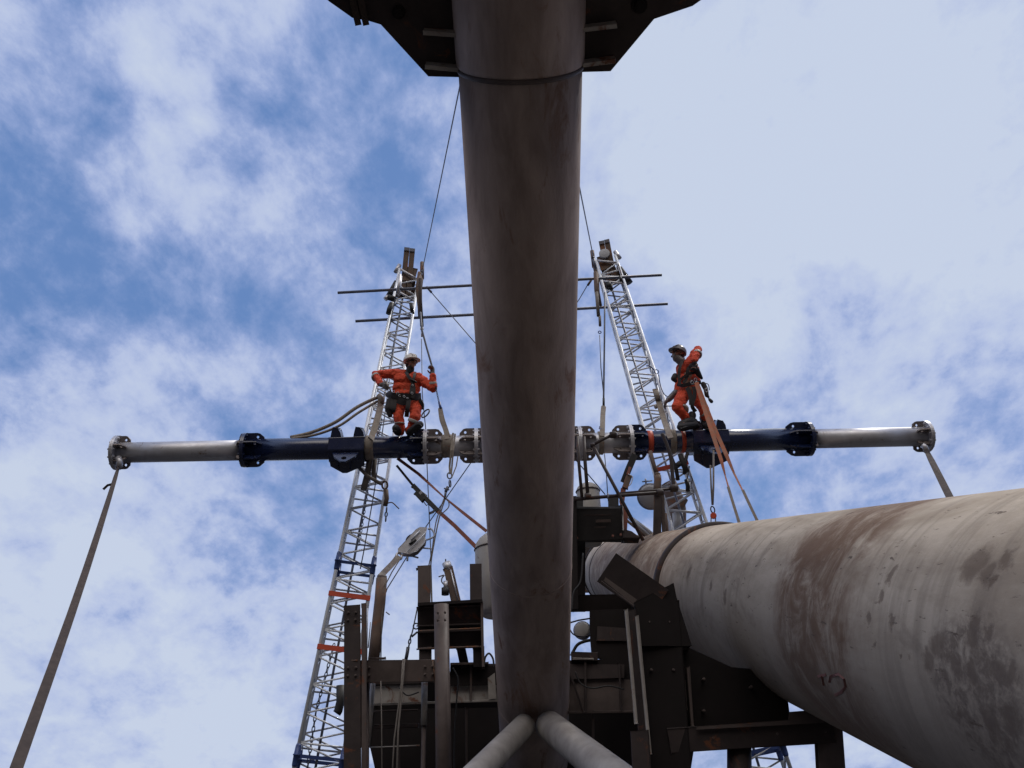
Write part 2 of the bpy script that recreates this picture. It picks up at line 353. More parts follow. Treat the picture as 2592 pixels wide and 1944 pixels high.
# ================================================================== INCLINED BOOM
BR = 0.5
Q, A, BIS = cyl_from_edges(((1163, 230), (1258, 1750)), ((1473, 230), (1441, 1750)), BR)
if A.z < 0: A = -A                       # up the boom, towards and over the camera
LAT = A.cross(-BIS).normalized()
if LAT.x < 0: LAT = -LAT
b_foot = on_axis(Q, A, 1345, 1960); b_col = on_axis(Q, A, 1318, 142); s_col = (b_col - b_foot).length
# where the collar's near rim shows at pixel row 212
boom = empty('inclined_boom', (b_foot.x, b_foot.y, b_foot.z), 'huge dark brown steel tube boom slanting overhead down the middle of the picture', 'boom')
mb = MB(); n = 72; rings = [0.0]
lathe(mb, b_foot, A, [(s_, BR) for s_ in [0, 1, 2, 3, 4, 5, 6, s_col + .3]], n); BROT = Matrix((LAT, A.cross(LAT), A)).transposed(); mb.build('main_tube', 'boom', boom, rot=BROT)
mb = MB(); lathe(mb, b_foot, A, [(s_col - .06, BR + .004), (s_col - .045, BR + .012), (s_col, BR + .016), (s_col + 4.2, BR + .016)], n); mb.build('collar', 'boom', boom, rot=BROT)
mb = MB(); lathe(mb, b_foot, A, [(s_col - .10, BR + .001), (s_col - .092, BR + .012), (s_col - .07, BR + .014), (s_col - .06, BR + .001)], n); mb.build('weld_seam', 'frame2', boom, rot=BROT)
for s_w in (1.9, 4.6):
    mb = MB(); lathe(mb, b_foot, A, [(s_w, BR + .0005), (s_w + .006, BR + .004), (s_w + .014, BR + .004), (s_w + .02, BR + .0005)], n); mb.build('weld_seam', 'boom', boom)
PN = A.cross(LAT).normalized()            # normal of the wing plates
if PN.dot(-BIS) < 0: PN = -PN             # towards the viewer
def wing_pt(px, py, off=0.0):
    d = ray(px, py); o = Q + PN * off; return CAM + d * ((o - CAM).dot(PN) / d.dot(PN))
for side, out in ((-1, [(1159, 193), (1085, 191), (965, 60), (935, 51), (893, 43), (835, 2), (640, -160), (560, -420), (900, -700), (1150, -700)]),
                  (1, [(1476, 181), (1545, 179), (1655, 47), (1752, 14), (1775, -2), (1960, -170), (2030, -420), (1750, -700), (1490, -700)])):
    pts = [wing_pt(*p) for p in out]
    # inner edge runs inside the collar
    inner = [Q + A * ((pts[0] - Q).dot(A)) + LAT * side * 0.3, Q + A * ((pts[-1] - Q).dot(A)) + LAT * side * 0.3]
    hc = wing_pt(1005 if side < 0 else 1622, 42 if side < 0 else 20)
    mb = MB(); prism(mb, pts + [inner[1], inner[0]], PN * 0.035)
    w = mb.build('wing_plate', 'frame', boom, bevel=.004)
    ribs = [((1075, 75), (1163, 81)), ((1080, 160), (1163, 168))] if side < 0 else [((1472, 68), (1557, 57)), ((1472, 156), (1554, 145))]
    for (x0, y0), (x1, y1) in ribs:
        p0, p1 = wing_pt(x0, y0, .017), wing_pt(x1, y1, .017)
        mb = MB(); t = (p1 - p0).normalized(); prism(mb, [p0, p1, p1 + PN * .13, p0 + PN * .13], t.cross(PN).normalized() * .03)
        mb.build('stiffener', 'pale', w, bevel=.003)
    for (x, y, rr) in (((1010, 30, .05),) if side < 0 else ((1618, 12, .06),)):
        c = wing_pt(x, y, .018); mb = MB(); lathe(mb, c, PN, [(0, rr), (.03, rr), (.032, rr * .7), (.06, rr * .66), (.065, rr * .3)], 20, False); mb.build('bolt_boss', 'deck', w)
    if side < 0:
        for x in (905, 925):
            p0, p1 = wing_pt(x, 46, .02), wing_pt(x - 22, -60, .02); mb = MB(); ribbon(mb, [p0 - A * .05, p0 + PN * .03, p1 + PN * .04], .05, .006); mb.build('lashing_strap', 'dsling', w)
# two diagonal braces at the foot
for a_px, a_D, b_px, b_D, R_ in (((1322, 1842), 11.25, (1125, 2042), 8.9, .145), ((1396, 1841), 11.3, (1646, 2040), 8.2, .185)):
    p0, p1 = P(*a_px, a_D), P(*b_px, b_D); a_ = (p1 - p0).normalized(); L_ = min(9, (p0.z + .1) / -a_.z) if a_.z < 0 else 7
    prof = [(-.1, R_), (.05, R_)] + [(s_ * L_ / 5, R_) for s_ in (.12, 1, 2, 3, 4, 5)]
    mb = MB(); lathe(mb, p0, a_, prof, 40); mb.build('brace', 'brace', boom)

# ================================================================== LARGE PIPE
PR = 0.80
PQ, PA, PB = cyl_from_edges(((1850, 1325), (2592, 1235)), ((2000, 1780), (2310, 1944)), PR)
if PA.y < 0: PA = -PA                    # away from the camera
p_far = on_axis(PQ, PA, 1478, 1440); p_ring = on_axis(PQ, PA, 1752, 1478)
s_near = -1.2; PO = CAM + PB * (PR / math.sin(0.3)) ; PO = PQ + PA * s_near
L_far = 40.0
ax_u = PA.cross(V((0, 0, 1))).normalized(); ax_v = PA.cross(ax_u).normalized()
def s_left(px, R_=PR):
    """distance along the pipe of the hoop whose leftmost point shows at this pixel column"""
    lo, hi = 2., 40.
    for _ in range(50):
        m_ = (lo + hi) / 2; x_ = 1e9
        for k in range(48):
            th = 2 * math.pi * k / 48; q_ = PO + PA * m_ + (ax_u * math.cos(th) + ax_v * math.sin(th)) * R_ - CAM
            if q_.dot(FWD) > .1: x_ = min(x_, IW / 2 + F * q_.dot(RGT) / q_.dot(FWD))
        if x_ > px: lo = m_
        else: hi = m_
    return lo
L_far = s_left(1478); s_ring = s_left(1664)
PROT = Matrix((ax_u, ax_v, PA)).transposed()
def hit(px, py, off=0.0):
    d = ray(px, py); R_ = PR + off; w = CAM - PO; w1 = w - PA * w.dot(PA); d1 = d - PA * d.dot(PA)
    a_, b_, c_ = d1.dot(d1), 2 * w1.dot(d1), w1.dot(w1) - R_ * R_
    disc = max(b_ * b_ - 4 * a_ * c_, 0); return CAM + d * ((-b_ - math.sqrt(disc)) / (2 * a_))
def ploc(px, py): return PROT.transposed() @ (hit(px, py) - PO)
def pipe_material():
    m = bpy.data.materials.new('weathered_pipe_paint'); m.use_nodes = True
    nt = m.node_tree; N = nt.nodes.new; L = nt.links.new; b = nt.nodes['Principled BSDF']
    tc = N('ShaderNodeTexCoord'); sep = N('ShaderNodeSeparateXYZ'); L(tc.outputs['Object'], sep.inputs[0])
    def mth(op, x, y=None, c=None):
        n_ = N('ShaderNodeMath'); n_.operation = op
        for i, v in enumerate((x, y, c)):
            if v is None: continue
            if isinstance(v, (int, float)): n_.inputs[i].default_value = v
            else: L(v, n_.inputs[i])
        return n_.outputs[0]
    def noise(s, d=6, r=.6, dist=0., st=(1, 1, 1)):
        mp = N('ShaderNodeMapping'); L(tc.outputs['Object'], mp.inputs[0]); mp.inputs['Scale'].default_value = st
        n_ = N('ShaderNodeTexNoise'); L(mp.outputs[0], n_.inputs['Vector']); n_.inputs['Scale'].default_value = s; n_.inputs['Detail'].default_value = d
        n_.inputs['Roughness'].default_value = r; n_.inputs['Distortion'].default_value = dist; return n_.outputs[0]
    def rng(x, a_, b_, c_=0., d_=1.):
        r_ = N('ShaderNodeMapRange'); r_.interpolation_type = 'SMOOTHSTEP'; L(x, r_.inputs[0]); r_.inputs[1].default_value = a_; r_.inputs[2].default_value = b_
        r_.inputs[3].default_value = c_; r_.inputs[4].default_value = d_; return r_.outputs[0]
    def mix(f, a_, b_):
        x = N('ShaderNodeMixRGB'); L(f, x.inputs[0])
        for i, v in ((1, a_), (2, b_)):
            if isinstance(v, tuple): x.inputs[i].default_value = (*v, 1)
            else: L(v, x.inputs[i])
        return x.outputs[0]
    streak = noise(3.0, 7, .62, .3, (1, 1, .35)); hoop = noise(1.6, 6, .6, .2, (.5, .5, 5.0)); patch = noise(1.5, 7, .66, .9); fin = noise(16, 7, .7, .3)
    c = mix(rng(streak, .3, .7), (.36, .295, .225), (.58, .50, .40))
    c = mix(rng(hoop, .50, .72, 0, .55), c, (.26, .215, .17))
    c = mix(rng(patch, .55, .70, 0, .5), c, (.21, .17, .135))
    z = mth('ADD', sep.outputs[2], mth('MULTIPLY', mth('SUBTRACT', patch, .5), .9))
    def sband(s0, s1, soft):
        return mth('MULTIPLY', rng(z, s0 - soft, s0 + soft), rng(z, s1 - soft, s1 + soft, 1., 0.))
    a0 = ploc(1972, 1480)[2]; a1 = ploc(2170, 1480)[2]; s0, s1 = min(a0, a1), max(a0, a1)
    c = mix(mth('MULTIPLY', sband(s0, s1, .26), rng(noise(2.4, 8, .70, .6, (1, 1, 1.6)), .30, .58, .05, .92)), c, (.165, .098, .062))
    a0 = ploc(1560, 1400)[2]; a1 = ploc(1680, 1400)[2]; s0, s1 = min(a0, a1), max(a0, a1)
    c = mix(mth('MULTIPLY', sband(s0 - .6, s1 + 3.5, 1.2), rng(noise(4, 6, .65, .3), .3, .6, .2, .75)), c, (.15, .09, .06))
    # bare scabs and scrapes at their own places
    spots = [(2470, 1425, .055), (2498, 1452, .035), (2545, 1420, .028), (2514, 1472, .018), (2258, 1452, .02), (2252, 1466, .016), (2229, 1510, .016), (2256, 1574, .018),
             (2465, 1585, .03), (2468, 1618, .03), (2500, 1603, .022), (2375, 1632, .04), (2350, 1668, .035), (2420, 1680, .03), (2460, 1700, .03), (2530, 1698, .03), (2560, 1706, .03),
             (2510, 1826, .04), (2560, 1822, .04), (1745, 1445, .05), (1835, 1510, .04), (2300, 1662, .015), (2200, 1560, .02), (2150, 1300, .02), (1900, 1700, .02), (2280, 1660, .012), (2235, 1638, .012), (2215, 1636, .012), (1800, 1480, .03)]
    m0 = None; nz = noise(11, 4, .6, .4); nm = N('ShaderNodeTexNoise'); L(tc.outputs['Object'], nm.inputs['Vector']); nm.inputs['Scale'].default_value = 9; nm.inputs['Detail'].default_value = 7; nm.inputs['Roughness'].default_value = .65
    wv = N('ShaderNodeVectorMath'); wv.operation = 'MULTIPLY_ADD'; L(nm.outputs['Color'], wv.inputs[0]); wv.inputs[1].default_value = (.17,) * 3; L(tc.outputs['Object'], wv.inputs[2])
    for px, py, r_ in spots:
        l = ploc(px, py); vd = N('ShaderNodeVectorMath'); vd.operation = 'DISTANCE'; L(wv.outputs[0], vd.inputs[0]); vd.inputs[1].default_value = l + V((.085,) * 3)
        k = rng(vd.outputs['Value'], r_ * .9, r_ * 2.1, .6, 0.); m0 = k if m0 is None else mth('MAXIMUM', m0, k)
    c = mix(m0, c, (.11, .075, .055))
    # blistered low patch near the camera
    l = ploc(2470, 1760); vd = N('ShaderNodeVectorMath'); vd.operation = 'DISTANCE'; L(wv.outputs[0], vd.inputs[0]); vd.inputs[1].default_value = l + V((.085,) * 3)
    c = mix(mth('MULTIPLY', rng(vd.outputs['Value'], .22, .42, 1., 0.), rng(fin, .34, .62, .1, .9)), c, (.17, .135, .11))
    c = mix(mth('MULTIPLY', rng(noise(26, 5, .7, 0, (1, 1, .3)), .62, .68, 0, .8), rng(patch, .42, .5)), c, (.10, .075, .06))
    # brown dirt streaks with underside shade painted in, growing towards the belly
    gu = ploc(2592, 1240); gd = ploc(2310, 1930); dv_ = (V((gd[0], gd[1], 0)) - V((gu[0], gu[1], 0))).normalized()
    dt = N('ShaderNodeVectorMath'); dt.operation = 'DOT_PRODUCT'; L(tc.outputs['Object'], dt.inputs[0]); dt.inputs[1].default_value = dv_
    c = mix(rng(mth('ADD', dt.outputs['Value'], mth('MULTIPLY', mth('SUBTRACT', streak, .5), 1.3)), -.05, .70, 0, .72), c, (.13, .092, .065))
    L(c, b.inputs['Base Color']); L(rng(fin, .3, .7, .68, .9), b.inputs['Roughness']); b.inputs['Specular IOR Level'].default_value = .12
    bp = N('ShaderNodeBump'); L(mth('ADD', mth('MULTIPLY', m0, -.6), mth('ADD', fin, mth('MULTIPLY', patch, 2.0))), bp.inputs['Height']); bp.inputs['Strength'].default_value = .3; bp.inputs['Distance'].default_value = .008
    L(bp.outputs[0], b.inputs['Normal']); return m
M['pipe'] = pipe_material()
pipe = empty('large_pipe', PO, 'fat grey weathered steel pipe with rust patches rising from the lower right corner', 'pipe')
mb = MB(); lathe(mb, PO, PA, [(s_ * L_far / 12, PR) for s_ in range(13)], 96)
mb.build('pipe_wall', 'pipe', pipe, rot=PROT)
mb = MB(); lathe(mb, PO, PA, [(s_ring - .07, PR + .002), (s_ring - .055, PR + .045), (s_ring + .02, PR + .05), (s_ring + .05, PR + .03), (s_ring + .16, PR + .03), (s_ring + .17, PR + .002)], 72); mb.build('clamp_ring', 'frame', pipe)
s3 = s_left(1492)
mb = MB(); lathe(mb, PO, PA, [(s3 - .02, PR + .002), (s3, PR + .014), (s3 + .02, PR + .002)], 72); mb.build('weld_seam', 'frame', pipe)
mb = MB(); lathe(mb, PO, PA, [(L_far - .02, PR + .03), (L_far + .05, PR + .03)], 64, False); mb.build('end_flange', 'frame', pipe)
for st in ([(2070, 1712), (2090, 1708)], [(2081, 1710), (2086, 1735)], [(2100, 1728), (2103, 1712), (2122, 1706), (2137, 1718), (2141, 1738), (2129, 1752), (2113, 1760)]):
    mb = MB(); ribbon(mb, [hit(x, y, .003) for x, y in st], .016, .003); mb.build('paint_mark', 'redpaint', pipe)
# short thick supports carry it outside the picture
# ================================================================== SPREADER BEAM ON THE MASTS
BD0, BD1 = 13.2, 13.75
bA, bB = P(300, 1146, BD0), P(2340, 1105, BD1)
bT = (bB - bA).normalized()
def bx(px):                               # beam axis point seen at this pixel column
    lo, hi = -0.2, 1.2
    for _ in range(40):
        m_ = (lo + hi) / 2; q_ = bA.lerp(bB, m_) - CAM; x_ = IW / 2 + F * q_.dot(RGT) / q_.dot(FWD)
        if x_ < px: lo = m_
        else: hi = m_
    return bA.lerp(bB, (lo + hi) / 2)
beam = empty('tubular_beam', bA, 'long horizontal beam of bolted navy blue and silver tubes crossing the picture', 'beam')
bv = ((bA + bB) / 2 - CAM).normalized(); bUP = bT.cross(bv).normalized()
if bUP.z < 0: bUP = -bUP
bFR = bT.cross(bUP).normalized()
if bFR.dot(bv) > 0: bFR = -bFR            # towards the viewer
def bdir(deg): a_ = math.radians(deg); return bUP * math.cos(a_) + bFR * math.sin(a_)
def r_at(px, w): return w / 2 * mpp(bx(px))
segs = [(296, 622, 52, 'galv'), (622, 1078, 57, 'navy'), (1078, 1206, 53, 'galv'), (1206, 1466, 53, 'galv'), (1466, 1594, 53, 'galv'), (1594, 2045, 57, 'navy'), (2045, 2345, 49, 'galv')]
tubes = []
for x0, x1, w, m_ in segs:
    mb = MB(); lathe(mb, bx(x0), bT, [(0, r_at(x0, w)), ((bx(x1) - bx(x0)).length, r_at(x1, w))], 40); tubes.append(mb.build('beam_tube', m_, beam))
def flange(px, R_, m_, th=.03, par=None):
    mb = MB(); c = bx(px); r_ = R_ * mpp(c)
    lathe(mb, c - bT * th, bT, [(0, r_), (th, r_)], 40, False); lathe(mb, c + bT * .003, bT, [(0, r_), (th, r_)], 40, False)
    for k in range(12):
        d_ = bdir(15 + k * 30) * (r_ - .045); lathe(mb, c + d_ - bT * (th + .03), bT, [(0, .018), (2 * th + .06, .018)], 6, False)
    return mb.build('flange', m_, beam)
def gussets(px, sgn, length, R_, m_, fl, angs):
    c = bx(px); k = mpp(c); rr = 24 * k; R_ = R_ * k; L_ = length * k
    for a_ in angs:
        d_ = bdir(a_); t_ = bT * sgn
        loop = [c + t_ * .03 + d_ * rr, c + t_ * .03 + d_ * R_, c + t_ * L_ * .62 + d_ * R_, c + t_ * L_ * .78 + d_ * (R_ * .96), c + t_ * L_ + d_ * (rr + .06), c + t_ * L_ * 1.02 + d_ * rr]
        hc = c + t_ * L_ * .66 + d_ * (R_ - .075)
        mb = MB(); prism(mb, loop, t_.cross(d_).normalized() * .022, [circ(hc, t_, d_, .024, 10)] if L_ > .17 else [])
        mb.build('gusset', 'galvd' if m_ == 'galv' else m_, fl, bevel=.003)
AN = (0, 60, 120, 180, 240, 300)
f = flange(298, 44, 'galv'); gussets(298, 1, 32, 42, 'galv', f, AN)
f = flange(622, 44, 'navy'); gussets(622, -1, 15, 42, 'galv', f, AN); gussets(622, 1, 47, 43, 'navy', f, AN)
f = flange(1078, 44, 'galv'); gussets(1078, -1, 47, 45, 'navy', f, AN); gussets(1078, 1, 42, 44, 'galv', f, AN)
f = flange(1206, 44, 'galv'); gussets(1206, -1, 42, 44, 'galv', f, AN); gussets(1206, 1, 36, 44, 'galv', f, AN)
f = flange(1466, 44, 'galv'); gussets(1466, 1, 40, 44, 'galv', f, AN); gussets(1466, -1, 36, 44, 'galv', f, AN)
f = flange(1594, 45, 'galv'); gussets(1594, -1, 44, 44, 'galv', f, AN); gussets(1594, 1, 42, 45, 'navy', f, AN)
f = flange(2045, 44, 'navy'); gussets(2045, -1, 56, 43, 'navy', f, AN); gussets(2045, 1, 15, 38, 'galv', f, AN)
f = flange(2342, 40, 'galv'); gussets(2342, -1, 32, 39, 'galv', f, AN)
def bracket(x0, x1, low):
    """clamp housing round the tube with two lugs above and a padeye below"""
    a_, b_ = bx(x0), bx(x1); k = mpp(a_); up = bUP; fr = bFR
    mb = MB(); R_ = 35 * k
    hexa = [up * R_ * .78 + fr * R_ * .8, up * -.1 * R_ + fr * R_ * 1.12, up * -R_ * .95 + fr * R_ * .75, up * -R_ * 1.0 - fr * R_ * .7, up * R_ * .1 - fr * R_ * 1.1, up * R_ * .8 - fr * R_ * .8]
    prism(mb, [(a_ + b_) / 2 + h_ for h_ in hexa], (b_ - a_))
    br = mb.build('clamp_bracket', 'navy', beam, bevel=.01)
    for u0, u1 in ((0.02, .33), (.68, .99)):
        for s_ in (0,):
            p0, p1 = a_.lerp(b_, u0), a_.lerp(b_, u1); w_ = (p1 - p0); h0, h1 = R_ * .6, 52 * k
            mb = MB(); prism(mb, [p0 + up * h0, p0 + w_ * .08 + up * (h0 + h1) / 1.85, p0 + w_ * .25 + up * h1, p0 + w_ * .72 + up * (h1 - .02), p0 + w_ * .93 + up * (h0 + h1) / 1.85, p1 + up * h0], fr * .22)
            mb.build('lug', 'navy', br, bevel=.012)
    c = a_.lerp(b_, .42); t_ = bT; down = (-up * .78 + fr * .62).normalized()
    W = (b_ - a_).length
    mb = MB(); o = fr * R_ * .55
    prism(mb, [a_ + o - up * R_ * .8, a_ + t_ * W * .03 - up * low * k * .72 + o, a_ + t_ * W * .38 - up * low * k + o, a_ + t_ * W * .5 - up * low * k + o, b_ - up * low * k * .72 + o, b_ + o - up * R_ * .8], fr * .03)
    mb.build('padeye', 'navy', br, bevel=.004)
    # sloping shelf plate with a hole that catches the sky
    pc = (a_ + b_) / 2 + fr * R_ * 1.05 - up * R_ * .35; dd = (fr * .85 - up * .5).normalized()
    loop = [pc - t_ * W * .38, pc - t_ * W * .30 + dd * .14, pc - t_ * W * .07 + dd * .30, pc + t_ * W * .07 + dd * .30, pc + t_ * W * .30 + dd * .14, pc + t_ * W * .38]
    mb = MB(); prism(mb, loop, t_.cross(dd).normalized() * .025, [circ(pc + dd * .19, t_, dd, .05, 14)]); mb.build('shelf_plate', 'navy', br, bevel=.003)
    for u in (.25, .6):
        p0 = a_.lerp(b_, u) + o * 1.05; mb = MB(); prism(mb, [p0 - up * R_ * .9, p0 - up * low * k * .85, p0 - up * low * k * .8 + fr * .06, p0 - up * R_ * .9 + fr * .12], t_ * .02); mb.build('rib', 'navy', br)
bracket(838, 925, 62); bracket(1748, 1836, 68)
for x0, x1, m_, nm, w_ in ((1637, 1650, 'red', 'tape_band', 58.5), (1721, 1731, 'red', 'tape_band', 58.5)):
    mb = MB(); lathe(mb, bx(x0), bT, [(0, r_at(x0, w_)), ((bx(x1) - bx(x0)).length, r_at(x0, w_))], 40); mb.build(nm, m_, beam)

# ================================================================== LATTICE MASTS
def mast(label, c0, c1, D0, D1, w0, w1, rot, joints, npb, tip, mirror=1):
    """c0 foot pixel, c1 head pixel; widths in metres"""
    p0, p1 = P(*c0, D0), P(*c1, D1); t = (p1 - p0).normalized()
    s, q = frame_of(t, V((0, 1, 0)))
    if s.x < 0: s = -s
    if q.y < 0: q = -q
    s, q = s * math.cos(rot) + q * math.sin(rot), q * math.cos(rot) - s * math.sin(rot)
    # carry the foot down to the ground
    ext = max((p0.z - 0.0) / t.z, 0); base = p0 - t * ext; Ltot = (p1 - base).length
    root = empty('lattice_mast', base, label, 'mast', 'aluminium lattice masts')
    def corner(u, i):
        z_ = u * Ltot; w = w1 + (w0 - w1) * max(0, min(1, (1 - u) * 1.0)); 
        return base + t * z_ + s * (w / 2) * (-1 if i in (0, 3) else 1) + q * (w / 2) * (-1 if i in (0, 1) else 1)
    for i in range(4):
        mb = MB(); tube(mb, [corner(0, i), corner(1, i)], .032, 12); mb.build('chord', 'alu', root)
    nb = npb
    for fa, (i, j) in enumerate(((0, 1), (1, 2), (2, 3), (3, 0))):
        mb = MB()
        for k in range(nb):
            u0, u1 = k / nb, (k + .5) / nb; u2 = (k + 1) / nb
            if fa % 2: u0, u1, u2 = u0 + .12 / nb, u1 + .12 / nb, u2 + .12 / nb
            tube(mb, [corner(u0, i), corner(u1, j)], .0165, 6); tube(mb, [corner(u1, j), corner(min(u2, 1), i)], .0165, 6)
            if k % 2 == 0: tube(mb, [corner(u0, i), corner(u0, j)], .018, 6)
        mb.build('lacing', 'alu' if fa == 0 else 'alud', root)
    # the cable ladder that runs up inside
    mb = MB(); tube(mb, [(corner(0, 0) + corner(0, 2)) / 2 - s * .05, (corner(.97, 0) + corner(.97, 2)) / 2 - s * .05], .022, 8); mb.build('inner_cable', 'scaf', root)
    for py_, m_ in joints:
        # parameter where the mast is at this row
        lo, hi = 0., 1.
        for _ in range(40):
            u = (lo + hi) / 2; q_ = base + t * u * Ltot - CAM; y_ = IH / 2 - F * q_.dot(UPV) / q_.dot(FWD)
            if y_ > py_: lo = u
            else: hi = u
        if m_ == 'blue':
            for i in range(4):
                mb = MB(); c_ = corner(u, i); lathe(mb, c_ - t * .16, t, [(0, .036), (.03, .046), (.16, .049), (.165, .060), (.18, .060), (.185, .049), (.30, .044), (.33, .036)], 12); mb.build('joint_sleeve', 'blue', root)
                j = (i + 1) % 4; mb = MB(); beam3(mb, corner(u, i), corner(u, j), .055, .03); mb.build('joint_bar', 'blue', root)
        else:
            loop = [corner(u, i) + (corner(u, i) - (corner(u, 0) + corner(u, 2)) / 2).normalized() * .055 for i in range(4)]
            mb = MB()
            for i in (0,): beam3(mb, loop[i], loop[(i + 1) % 4], .085, .012, 'box', (corner(u, i) + corner(u, (i + 1) % 4)) / 2 - (corner(u, 0) + corner(u, 2)) / 2)
            mb.build('marker_band', 'red', root)
    # head: doubled channel post, plates and sheave housing
    hp0 = base + t * (Ltot - .55); k = mpp(p1); top = P(*tip, D1 - .15)
    ht = (top - hp0).normalized()
    for sd_ in (-1, 1):
        mb = MB(); beam3(mb, hp0 + s * sd_ * .068, top + s * sd_ * .062, .115, .20, 'box'); mb.build('head_channel', 'rusty', root)
        mb = MB(); beam3(mb, top + s * sd_ * .062 - ht * .02, top + s * sd_ * .062 + ht * .06, .12, .24); mb.build('head_cap', 'scaf', root)
    mb = MB(); beam3(mb, p1 - t * .25, p1 + t * .12, .30, .34); mb.build('sheave_housing', 'rusty', root, bevel=.015)
    mb = MB(); beam3(mb, p1 - t * .62 + s * .0, p1 - t * .28, w1 * 1.15, w1 * 1.1, 'I'); mb.build('head_frame', 'rusty', root)
    for k_ in range(7):
        mb = MB(); a_ = corner(1 - .012 * k_, k_ % 4) ; b_ = corner(1 - .012 * k_ - .018, (k_ + 1) % 4); tube(mb, [a_, b_], .026, 8); mb.build('head_brace', 'galv', root)
    for k_, (o1, o2) in enumerate((((-.30, -.1), (-.24, .12)), ((.28, .0), (.30, -.55)), ((.24, .3), (.30, -.15)))):
        mb = MB(); tube(mb, [p1 + s * o1[0] * mirror + t * o1[1] - q * .2, p1 + s * o2[0] * mirror + t * o2[1] - q * .2], .045, 10); mb.build('head_fitting', 'rusty' if k_ else 'galv', root)
    mb = MB(); tube(mb, [p1 - s * .24 * mirror - t * .35 - q * .2, p1 - s * .34 * mirror - t * .75 - q * .1], [.05, .085], 12); mb.build('lamp', 'black', root)
    if mirror < 0: mb = MB(); lathe(mb, p1 + t * .10 - q * .22, -q, [(0, .12), (.05, .12), (.06, .05)], 18, False); mb.build('sheave', 'dish', root)
    return root, base, t, s, q, Ltot, corner
mL = mast('left lattice mast of bright aluminium tubes, beside the man in the white helmet', (812, 1915), (1035, 700), 14.1, 14.7, .78, .44, .20,
          [(1440, 'blue'), (1925, 'blue'), (1522, 'red'), (1655, 'red'), (1722, 'red2'), (1340, 'x')][:4], 28, (1036, 640))
mR = mast('right lattice mast of bright aluminium tubes leaning left, beside the raised-elbow man', (1925, 1925), (1535, 668), 14.1, 14.7, .78, .44, -.16,
          [(1905, 'blue'), (1198, 'red')], 29, (1531, 620), -1)
# scaffold tubes lashed across the mast heads
for (x0, y0), (x1, y1), D, lb in (((855, 741), (1675, 696), 14.0, 'upper of the two thin scaffold tubes lashed across both mast heads'),
                             ((900, 813), (1690, 769), 14.75, 'lower of the two thin scaffold tubes passing behind both masts')):
    mb = MB(); T(mb, [(x0, y0), (x1, y1)], D, 7.2, n=12); mb.build('scaffold_tube', 'scaf', label=lb, cat='tube', group='scaffold tubes across the masts')

# ================================================================== STEEL PLATFORM BEHIND THE BOOM
pl = empty('steel_platform', P(1300, 2100, 12.2) * 1.0, 'dark welded steel platform frame of posts and beams at the foot of the boom', 'platform')
pl.location = (pl.location.x, 12.2, 0)
def bar(name, m, a, b, w, D, d=.2, kind='box', par=None, bevel=.006, D2=None):
    """section whose centre line runs between two photo pixels; w in photo pixels, d metres deep"""
    A_, B_ = P(*a, D), P(*b, D2 or D); k = mpp((A_ + B_) / 2)
    mb = MB()
    if kind == 'round': tube(mb, [A_, B_], w * k / 2, 28)
    else: beam3(mb, A_, B_, w * k, d, kind)
    return mb.build(name, m, par or pl, bevel=0 if kind == 'round' else bevel)
def plate(name, m, pix, D, th=.02, par=None, bevel=.003, Ds=None):
    pts = [P(x, y, D) for x, y in pix]
    mb = MB(); prism(mb, pts, V((0, th, 0))); return mb.build(name, m, par or pl, bevel=bevel)
# left half -------------------------------------------------------
bar('post', 'frame', (891, 1537), (893, 2250), 42, 11.2, .22, 'box')
bar('post_flange', 'frame2', (921, 1533), (922, 2250), 12, 11.24, .26, 'box')
bar('column', 'frame2', (1117, 1531), (1128, 2250), 40, 11.35, .2, 'round')
bar('beam', 'frame2', (906, 1700), (1102, 1697), 52, 11.45, .22, 'box')
bar('stub_post', 'frame2', (1073, 1436), (1074, 1536), 31, 11.9, .18, 'box')
bar('stub_post', 'frame', (1204, 1431), (1205, 1530), 30, 11.9, .18, 'H')
o = bar('stub_cap', 'frame', (1055, 1441), (1064, 1440), 5, 11.88, .14)
# channel frame with two levels
for (y0, y1) in ((1535, 1582), (1597, 1641)):
    ym = (y0 + y1) / 2; A_, B_ = P(1056, ym + 3, 11.8), P(1221, ym - 3, 11.8); k = mpp(A_)
    mb = MB(); beam3(mb, A_, B_, (y1 - y0) * k, .16, 'C'); pc_ = mb.build('channel_beam', 'frame', pl, bevel=.003)
plate('top_plate', 'deck', [(1060, 1531), (1222, 1522), (1222, 1529), (1060, 1538)], 11.75, .26)
bar('short_post', 'frame', (1076, 1640), (1077, 1690), 31, 11.85, .16)
bar('short_post', 'deck', (1211, 1640), (1213, 1690), 28, 11.85, .16)
bar('side_strip', 'frame2', (1219, 1528), (1223, 1690), 6, 11.78, .2)
bar('inclined_strut', 'frame', (1166, 1640), (1178, 1692), 22, 12.0, .12)
# deck edge girder with bright lower web
plate('girder_web', 'frame', [(915, 1733), (1580, 1716), (1580, 1682), (1140, 1680), (1140, 1700), (1100, 1722), (915, 1726)], 12.0, .03)
plate('girder_web', 'deck', [(1140, 1690), (1262, 1686), (1262, 1733), (1140, 1735)], 11.97, .02)
plate('web_panel', 'pale', [(944, 1738), (1068, 1735), (1068, 1780), (944, 1785)], 12.05, .02)
plate('web_panel', 'pale', [(1141, 1728), (1262, 1727), (1262, 1771), (1141, 1777)], 12.05, .02)
plate('web_panel', 'frame2', [(1440, 1712), (1606, 1722), (1606, 1804), (1440, 1806)], 12.05, .02)
plate('end_plate', 'pale', [(1235, 1716), (1252, 1704), (1256, 1768), (1237, 1770)], 11.95, .02)
bar('web_stiffener', 'frame2', (1192, 1684), (1192, 1774), 5, 11.98, .06)
bar('web_stiffener', 'frame', (1481, 1672), (1483, 1802), 5, 11.98, .06)
